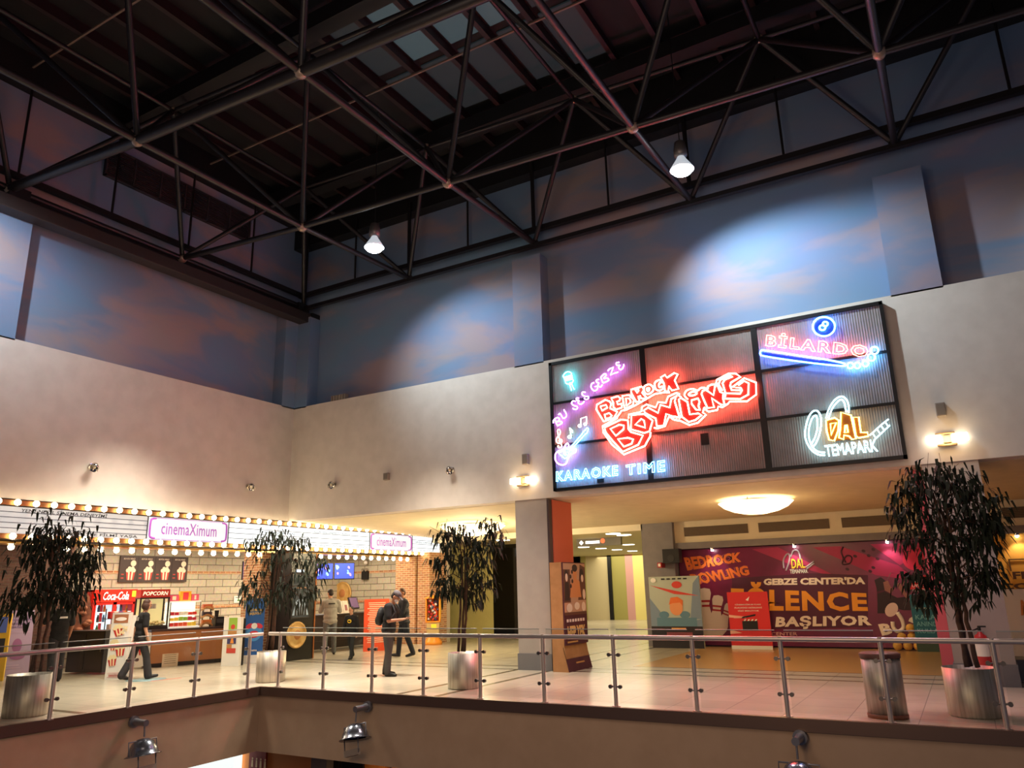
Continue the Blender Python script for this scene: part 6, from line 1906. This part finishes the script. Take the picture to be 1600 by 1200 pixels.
def person(lab, loc, yaw, H, pose, look, woman=False):
    """yaw: heading in the floor plane (0 = towards +Y); pose angles in degrees"""
    base = Vector(loc)
    t = thing('person', lab, 'person', base)
    k = H / 1.75
    lean = R_(pose.get('lean', 3))
    # leg chains first, to set the pelvis on the feet
    hipw, shw = (.088 if not woman else .09) * k, (.195 if not woman else .17) * k
    ul, ll = .43 * k, .42 * k
    legs = []
    for s, (fl, kn, ab, ft) in zip((-1, 1), pose['legs']):
        f, kk, a = R_(fl), R_(kn), R_(ab)
        d1 = Vector((s * sin(a), sin(f) * cos(a), -cos(f) * cos(a)))
        d2 = Vector((s * sin(a) * .4, sin(f - kk), -cos(f - kk))).normalized()
        hip = Vector((s * hipw, 0, 0))
        knee = hip + d1 * ul
        ank = knee + d2 * ll
        fd = Vector((s * .15, cos(R_(ft)), sin(R_(ft)))).normalized()
        legs.append((hip, knee, ank, fd))
    low_ = min(min(l[2].z - .075 * k, (l[2] + l[3] * .19 * k).z - .055 * k) for l in legs)
    T = Matrix.Translation(base) @ Matrix.Rotation(yaw, 4, 'Z') @ Matrix.Translation((0, 0, -low_))
    up = Vector((0, sin(lean), cos(lean)))
    fwd = Vector((0, cos(lean), -sin(lean)))
    Mt = Matrix(((1, 0, 0), (0, fwd.y, up.y), (0, fwd.z, up.z)))
    def tor(x, y, z): return Vector((x, 0, 0)) + fwd * y + up * z
    neck = tor(0, -.005 * k, .53 * k)
    hp, hy = R_(pose.get('head', (0, 0))[0]), R_(pose.get('head', (0, 0))[1])
    Mh = Matrix.Rotation(hy, 3, 'Z') @ Matrix.Rotation(-hp - lean * .5, 3, 'X')
    hc = neck + up * .07 * k + Mh @ Vector((0, .02 * k, .115 * k))
    def hd(x, y, z): return hc + Mh @ Vector((x * k, y * k, z * k))
    arms = []
    for s, (fl, ab, el, inw) in zip((-1, 1), pose['arms']):
        f, a, e, iw = R_(fl) + lean, R_(ab), R_(el), R_(inw)
        sh = tor(s * shw, 0, .475 * k)
        d1 = Vector((s * sin(a), sin(f) * cos(a), -cos(f) * cos(a)))
        g = f + e
        d2 = Vector((-s * sin(iw), sin(g) * cos(iw), -cos(g) * cos(iw))).normalized()
        elb = sh + d1 * .29 * k
        wr = elb + d2 * .25 * k
        arms.append((sh, elb, wr, d2, s))
    # body
    m = Soft(T)
    m.ellip(hd(0, 0, .03), .074 * k, .092 * k, .095 * k, Mh)
    m.ellip(hd(0, .02, -.045), .058 * k, .066 * k, .07 * k, Mh)
    m.cap(hd(0, .088, .012), hd(0, .104, -.018), .011 * k, .014 * k, 8)
    for s in (-1, 1):
        m.ellip(hd(s * .074, -.005, -.005), .012 * k, .022 * k, .034 * k, Mh, 10)
        m.ellip(hd(s * .03, .078, .03), .02 * k, .012 * k, .008 * k, Mh, 8)
    m.ellip(hd(0, .078, -.055), .024 * k, .014 * k, .012 * k, Mh, 8)
    m.cap(neck - up * .03 * k, hc - Vector((0, 0, .05 * k)), .056 * k, .052 * k)
    m.ellip(tor(0, 0, .40 * k), .155 * k, .10 * k, .15 * k, Mt)
    m.ellip(tor(0, 0, .18 * k), .135 * k, .095 * k, .2 * k, Mt)
    m.ellip(Vector((0, 0, .02 * k)), .15 * k, .105 * k, .13 * k)
    for sh, elb, wr, d2, s in arms:
        m.cap(tor(s * .08 * k, 0, .49 * k), sh, .055 * k, .056 * k)
        m.cap(sh, elb, .05 * k, .04 * k); m.cap(elb, wr, .038 * k, .026 * k)
        # hand: palm, four fingers, thumb from the palm's side
        X = d2.cross(Vector((0, 0, 1)))
        if X.length < .2: X = Vector((1, 0, 0))
        X.normalize(); N = X.cross(d2).normalized()
        if pose.get('phone') is None and abs(d2.z) > .75:      # hanging hand: palm faces the thigh
            N = Vector((-s, 0, 0)); X = N.cross(d2).normalized() * s
            N = (d2.cross(X)).normalized(); N = N if N.x * -s > 0 else -N
        pc = wr + d2 * .05 * k
        M3 = Matrix((X, d2, N)).transposed()
        m.ellip(pc, .04 * k, .055 * k, .017 * k, M3, 12)
        for i, (o_, l_) in enumerate(((-.029, .062), (-.010, .072), (.010, .068), (.028, .054))):
            r0 = pc + X * o_ * k + d2 * .04 * k
            r1 = r0 + (d2 + N * .25).normalized() * l_ * .5 * k
            r2 = r1 + (d2 + N * 1.1).normalized() * l_ * .5 * k
            m.cap(r0, r1, .0088 * k, .0082 * k, 8); m.cap(r1, r2, .0082 * k, .007 * k, 8)
        ts = pc + X * (-s if True else 1) * .032 * k - d2 * .015 * k
        t1 = ts + (X * -s * .8 + d2 * .7 + N * .35).normalized() * .036 * k
        m.cap(ts, t1, .011 * k, .0095 * k, 8); m.cap(t1, t1 + (d2 + N * .5).normalized() * .03 * k, .0095 * k, .0075 * k, 8)
    for hip, knee, ank, fd in legs:
        m.cap(hip, knee, .078 * k, .052 * k); m.cap(knee, ank, .05 * k, .036 * k)
        m.cap(ank - Vector((0, 0, .035 * k)), ank + fd * .16 * k - Vector((0, 0, .045 * k)), .034 * k, .028 * k)
    m.skin('body', look['skin'], t, .0075 if k > .8 else .006, 3)
    # face
    for s in (-1, 1):
        m = MB(T); m.ball(hd(s * .031, .0815, .012), .011 * k, 8); m.build('eye', M('eye_dark', (30, 24, 22), .3), t)
    # hair
    m = Soft(T)
    hair = look.get('hair', 'short')
    if hair != 'none':
        m.ellip(hd(0, -.016, .052), .08 * k, .09 * k, .082 * k, Mh)
        m.ellip(hd(0, -.045, .0), .072 * k, .062 * k, .075 * k, Mh)
        if hair == 'bob':
            m.ellip(hd(0, -.03, -.02), .092 * k, .085 * k, .10 * k, Mh)
            m.ellip(hd(-.06, -.01, -.03), .03 * k, .05 * k, .09 * k, Mh); m.ellip(hd(.06, -.01, -.03), .03 * k, .05 * k, .09 * k, Mh)
        m.skin('hair', look.get('hairm', HAIRD), t, .009, 2)
    # upper garment
    g = look.get('puff', 1.0)
    m = Soft(T)
    m.ellip(tor(0, -.005 * k, .40 * k), .178 * k * g, .122 * k * g, .155 * k, Mt)
    m.ellip(tor(0, 0, .22 * k), .163 * k * g, .122 * k * g, .2 * k, Mt)
    m.ellip(tor(0, 0, .08 * k), .165 * k * g, .125 * k * g, .13 * k, Mt)
    hem = look.get('hem', 0.0)
    m.ellip(Vector((0, 0, -hem * k)), .17 * k * g, .13 * k * g, .10 * k)
    for sh, elb, wr, d2, s in arms:
        m.cap(tor(s * .09 * k, 0, .488 * k), sh, .066 * k * g, .07 * k * g)
        if look['sleeve'] == 'long':
            m.cap(sh, elb, .066 * k * g, .054 * k * g); m.cap(elb, wr - d2 * .02 * k, .053 * k * g, .041 * k * g)
        else:
            m.cap(sh, sh.lerp(elb, .72), .066 * k * g, .064 * k * g)
    if look.get('collar'): m.cap(neck - up * .03 * k, neck + up * .015 * k, .075 * k, .066 * k)
    m.skin(look['topname'], look['top'], t, .011, 4)
    # trousers
    m = Soft(T)
    m.ellip(Vector((0, 0, .03 * k)), .163 * k, .12 * k, .11 * k)
    w_ = look.get('flare', 1.0)
    for hip, knee, ank, fd in legs:
        m.cap(hip + Vector((0, 0, -.02 * k)), knee, .102 * k, .078 * k)
        m.cap(knee, ank, .076 * k, .064 * k * w_)
    m.skin('trousers', look['legs'], t, .011, 4)
    for hip, knee, ank, fd in legs:
        m = Soft(T)
        m.cap(ank - Vector((0, 0, .03 * k)), ank + fd * .1 * k - Vector((0, 0, .035 * k)), .045 * k, .042 * k)
        m.cap(ank + fd * .1 * k - Vector((0, 0, .038 * k)), ank + fd * .19 * k - Vector((0, 0, .045 * k)), .042 * k, .033 * k)
        m.cap(ank - fd * .03 * k - Vector((0, 0, .04 * k)), ank + fd * .12 * k - Vector((0, 0, .05 * k)), .035 * k, .03 * k)
        m.skin('shoe', look['shoe'], t, .009, 2)
    return dict(t=t, T=T, tor=tor, hd=hd, arms=arms, k=k, Mh=Mh, Mt=Mt, up=up, fwd=fwd)


BLK = noise_mat('black_cotton', (20, 19, 21), (14, 13, 15), 14, .85)
DGR = noise_mat('dark_grey_cloth', (46, 45, 48), (36, 35, 38), 12, .85)
JEAN = noise_mat('grey_denim', (104, 108, 112), (86, 90, 96), 16, .85)
DNAVY = noise_mat('navy_cloth', (30, 33, 42), (23, 26, 34), 12, .85)
OLV = noise_mat('pale_olive_cloth', (160, 160, 156), (146, 146, 142), 12, .85)
SHOE = M('shoe_black', (24, 22, 22), .5)


def head_to(loc, tx, ty):
    return math.atan2(-(tx), ty)


def patch(P, name, x0, x1, z0, z1, mat, back=True, off=.135, body=None, bold=.03):
    """print on the garment following the torso"""
    tor, T, t, k = P['tor'], P['T'], P['t'], P['k']
    if body is None:
        m = MB(T)
        n = 6
        y = -off if back else off
        f = []
        for i in range(n):
            a, b = x0 + (x1 - x0) * i / n, x0 + (x1 - x0) * (i + 1) / n
            ya, yb = [y * math.sqrt(max(.2, 1 - (q / .19) ** 2)) for q in (a, b)]
            m.prism([tor(a * k, ya * k, z0 * k), tor(b * k, yb * k, z0 * k), tor(b * k, yb * k, z1 * k), tor(a * k, ya * k, z1 * k)], P['fwd'] * (-.006 if back else .006) * k)
        return m.build(name, mat, t, True)


# woman walking along the counter, seen from the side
d = (Vector((.30, .95, 0))).normalized()
loc = ground(213, 1062)
P = person('woman in black shirt and grey flared trousers striding past the sandwich board', loc, math.atan2(-d.x, d.y), 1.68,
           dict(lean=4, legs=[(-14, 12, 2, -12), (18, 8, 2, 12)], arms=[(-22, 8, 14, 0), (-6, 10, 20, 0)], head=(6, 0)),
           dict(skin=SKIN, hair='bob', hairm=HAIRB, top=BLK, topname='shirt', sleeve='short', legs=DGR, flare=1.35, puff=1.1, shoe=SHOE), True)
patch(P, 'shirt_print', -.07, .08, .36, .44, M('shirt_print_grey', (176, 172, 168), .7), True, .140)
# man at the far end, seen from behind
loc = ground(83, 1066)
vd = Vector((loc.x, loc.y, 0)).normalized()
d = (vd + Vector((-.55, -.2, 0))).normalized()
P = person('man in black shirt with white back lettering standing behind the nearest planter', loc, math.atan2(-d.x, d.y), 1.76,
           dict(lean=2, legs=[(-6, 6, 3, 0), (10, 8, 3, 0)], arms=[(40, 14, 95, 20), (4, 12, 24, 0)], head=(4, -35)),
           dict(skin=SKIN2, hair='short', top=BLK, topname='shirt', sleeve='short', legs=DGR, shoe=SHOE, collar=1, puff=1.12))
patch(P, 'back_lettering', -.09, .09, .375, .415, M('shirt_print_white', (226, 222, 216), .7), True, .142)
# man in grey jacket at the ticket desk
loc = ground(514, 1023)
vd = Vector((loc.x, loc.y, 0)).normalized()
d = (vd + Vector((-.25, .1, 0))).normalized()
P = person('man in pale grey jacket with dark back lettering standing at the ticket desk', loc, math.atan2(-d.x, d.y), 1.80,
           dict(lean=2, legs=[(-3, 2, 4, 0), (4, 4, 4, 0)], arms=[(30, 14, 75, 25), (26, 16, 70, 25)], head=(12, 25)),
           dict(skin=SKIN, hair='short', top=OLV, topname='jacket', sleeve='long', legs=JEAN, shoe=SHOE, collar=1, puff=1.2, hem=.03))
patch(P, 'back_lettering', -.075, .105, .415, .455, M('jacket_print_dark', (52, 50, 48), .7), True, .158)
# boy
loc = ground(548, 1030)
tc_ = Vector((-loc.x, -loc.y, 0)).normalized()
d = (tc_ + Vector((-.5, -.15, 0))).normalized()
P = person('boy in black clothes with yellow oval on his chest walking by the orange standee', loc, math.atan2(-d.x, d.y), 1.34,
           dict(lean=2, legs=[(16, 8, 3, 4), (-16, 14, 3, -10)], arms=[(-8, 10, 16, 0), (10, 10, 20, 0)], head=(2, -20)),
           dict(skin=SKIN, hair='short', top=BLK, topname='sweatshirt', sleeve='long', legs=M('leggings_black', (34, 36, 36), .8), shoe=SHOE, collar=1, puff=1.15))
m = MB(P['T'])
k, tor = P['k'], P['tor']
m.prism([tor(a * k, (.150 - .9 * a * a) * k, b * k) for a, b in ell(0, .36, .078, .062, 20)], P['fwd'] * .008)
m.build('chest_oval', M('oval_yellow', (240, 206, 50), .7), P['t'], True)
m = MB(P['T'])
m.prism([tor(a * k, (.161 - .9 * a * a) * k, b * k) for a, b in [(-.055, .375), (-.02, .385), (0, .375), (.02, .385), (.055, .375), (.04, .34), (0, .325), (-.04, .34)]], P['fwd'] * .004)
m.build('chest_mark', BLK, P['t'], True)
# man behind, dark hooded jacket
loc = ground(631, 1026)
tc_ = Vector((-loc.x, -loc.y, 0)).normalized()
rt = Vector((-tc_.y, tc_.x, 0))
d = (tc_ * .25 + rt * -.95).normalized()
loc2 = loc
P = person('man in dark hooded jacket walking just behind the man in the cap', loc2, math.atan2(-d.x, d.y), 1.78,
           dict(lean=4, legs=[(-8, 14, 3, -8), (12, 8, 3, 6)], arms=[(12, 10, 40, 10), (14, 10, 45, 10)], head=(8, 15)),
           dict(skin=SKIN2, hair='short', hairm=HAIRB, top=DNAVY, topname='hooded_jacket', sleeve='long', legs=DNAVY, shoe=SHOE, collar=1, puff=1.2, hem=.04))
# man in cap reading his phone
loc = ground(606, 1056)
tc_ = Vector((-loc.x, -loc.y, 0)).normalized()
rt = Vector((-tc_.y, tc_.x, 0))
d = (tc_ * .38 + rt * .92).normalized()
P = person('man in grey cap and white mask looking down at his phone on the walkway', loc, math.atan2(-d.x, d.y), 1.74,
           dict(lean=6, legs=[(-5, 6, 4, 0), (7, 8, 4, 0)], arms=[(2, 8, 88, 26), (2, 8, 88, 26)], head=(36, 0), phone=1),
           dict(skin=SKIN2, hair='short', top=BLK, topname='shirt', sleeve='short', legs=M('trousers_grey', (74, 70, 70), .85), shoe=SHOE, puff=1.17))
hd, T, k, Mh = P['hd'], P['T'], P['k'], P['Mh']
m = Soft(T)
m.ellip(hd(0, -.005, .075), .088 * k, .102 * k, .072 * k, Mh)
for s in (-.045, -.015, .015, .045): m.cap(hd(s, .07, .062), hd(s * .9, .165, .045), .018 * k, .012 * k, 8)
m.skin('cap', M('cap_grey', (92, 86, 90), .8), P['t'], .008, 2)
m = Soft(T); m.ellip(hd(0, .052, -.05), .058 * k, .062 * k, .05 * k, Mh); m.skin('face_mask', M('mask_white', (222, 216, 214), .8), P['t'], .007, 2)
# backpack on his back, phone in his hands: things of their own
tor = P['tor']
c_ = T @ tor(0, -.22 * k, .28 * k)
bp_ = thing('backpack', 'black backpack on the back of the man in the cap', 'backpack', c_)
m = Soft(T); m.ellip(tor(0, -.215 * k, .26 * k), .14 * k, .085 * k, .2 * k, P['Mt']); m.ellip(tor(0, -.265 * k, .18 * k), .11 * k, .06 * k, .11 * k, P['Mt']); m.skin('bag', M('backpack_black', (26, 25, 28), .7), bp_, .012, 3)
for s in (-1, 1):
    m = MB(T); m.tube([tor(s * .1 * k, -.13 * k, .44 * k), tor(s * .125 * k, -.05 * k, .535 * k), tor(s * .13 * k, .08 * k, .52 * k), tor(s * .14 * k, .165 * k, .38 * k), tor(s * .185 * k, .09 * k, .22 * k), tor(s * .14 * k, -.1 * k, .12 * k)], .016 * k, n=6); m.build('strap', M('backpack_black'), bp_)
wa, wb = P['arms'][0], P['arms'][1]
pm = (wa[2] + wa[3] * .11 * k + wb[2] + wb[3] * .11 * k) / 2 + Vector((0, .0, .012))
ph = thing('phone', 'dark phone held in both hands by the man in the cap', 'phone', T @ pm)
n_ = Vector((0, -.55, .83)); v_ = Vector((0, .83, .55))
m = MB(T); m.prism([pm + Vector((a * .038, 0, 0)) + v_ * b * .075 for a, b in ((-1, -1), (1, -1), (1, 1), (-1, 1))], n_ * .009); m.build('body', M('phone_dark', (20, 20, 24), .3), ph, True)
m = MB(T); m.prism([pm + n_ * .009 + Vector((a * .034, 0, 0)) + v_ * b * .07 for a, b in ((-1, -1), (1, -1), (1, 1), (-1, 1))], n_ * .001); m.build('display', M('phone_display', (90, 110, 130), .2, emit=.6), ph, True)
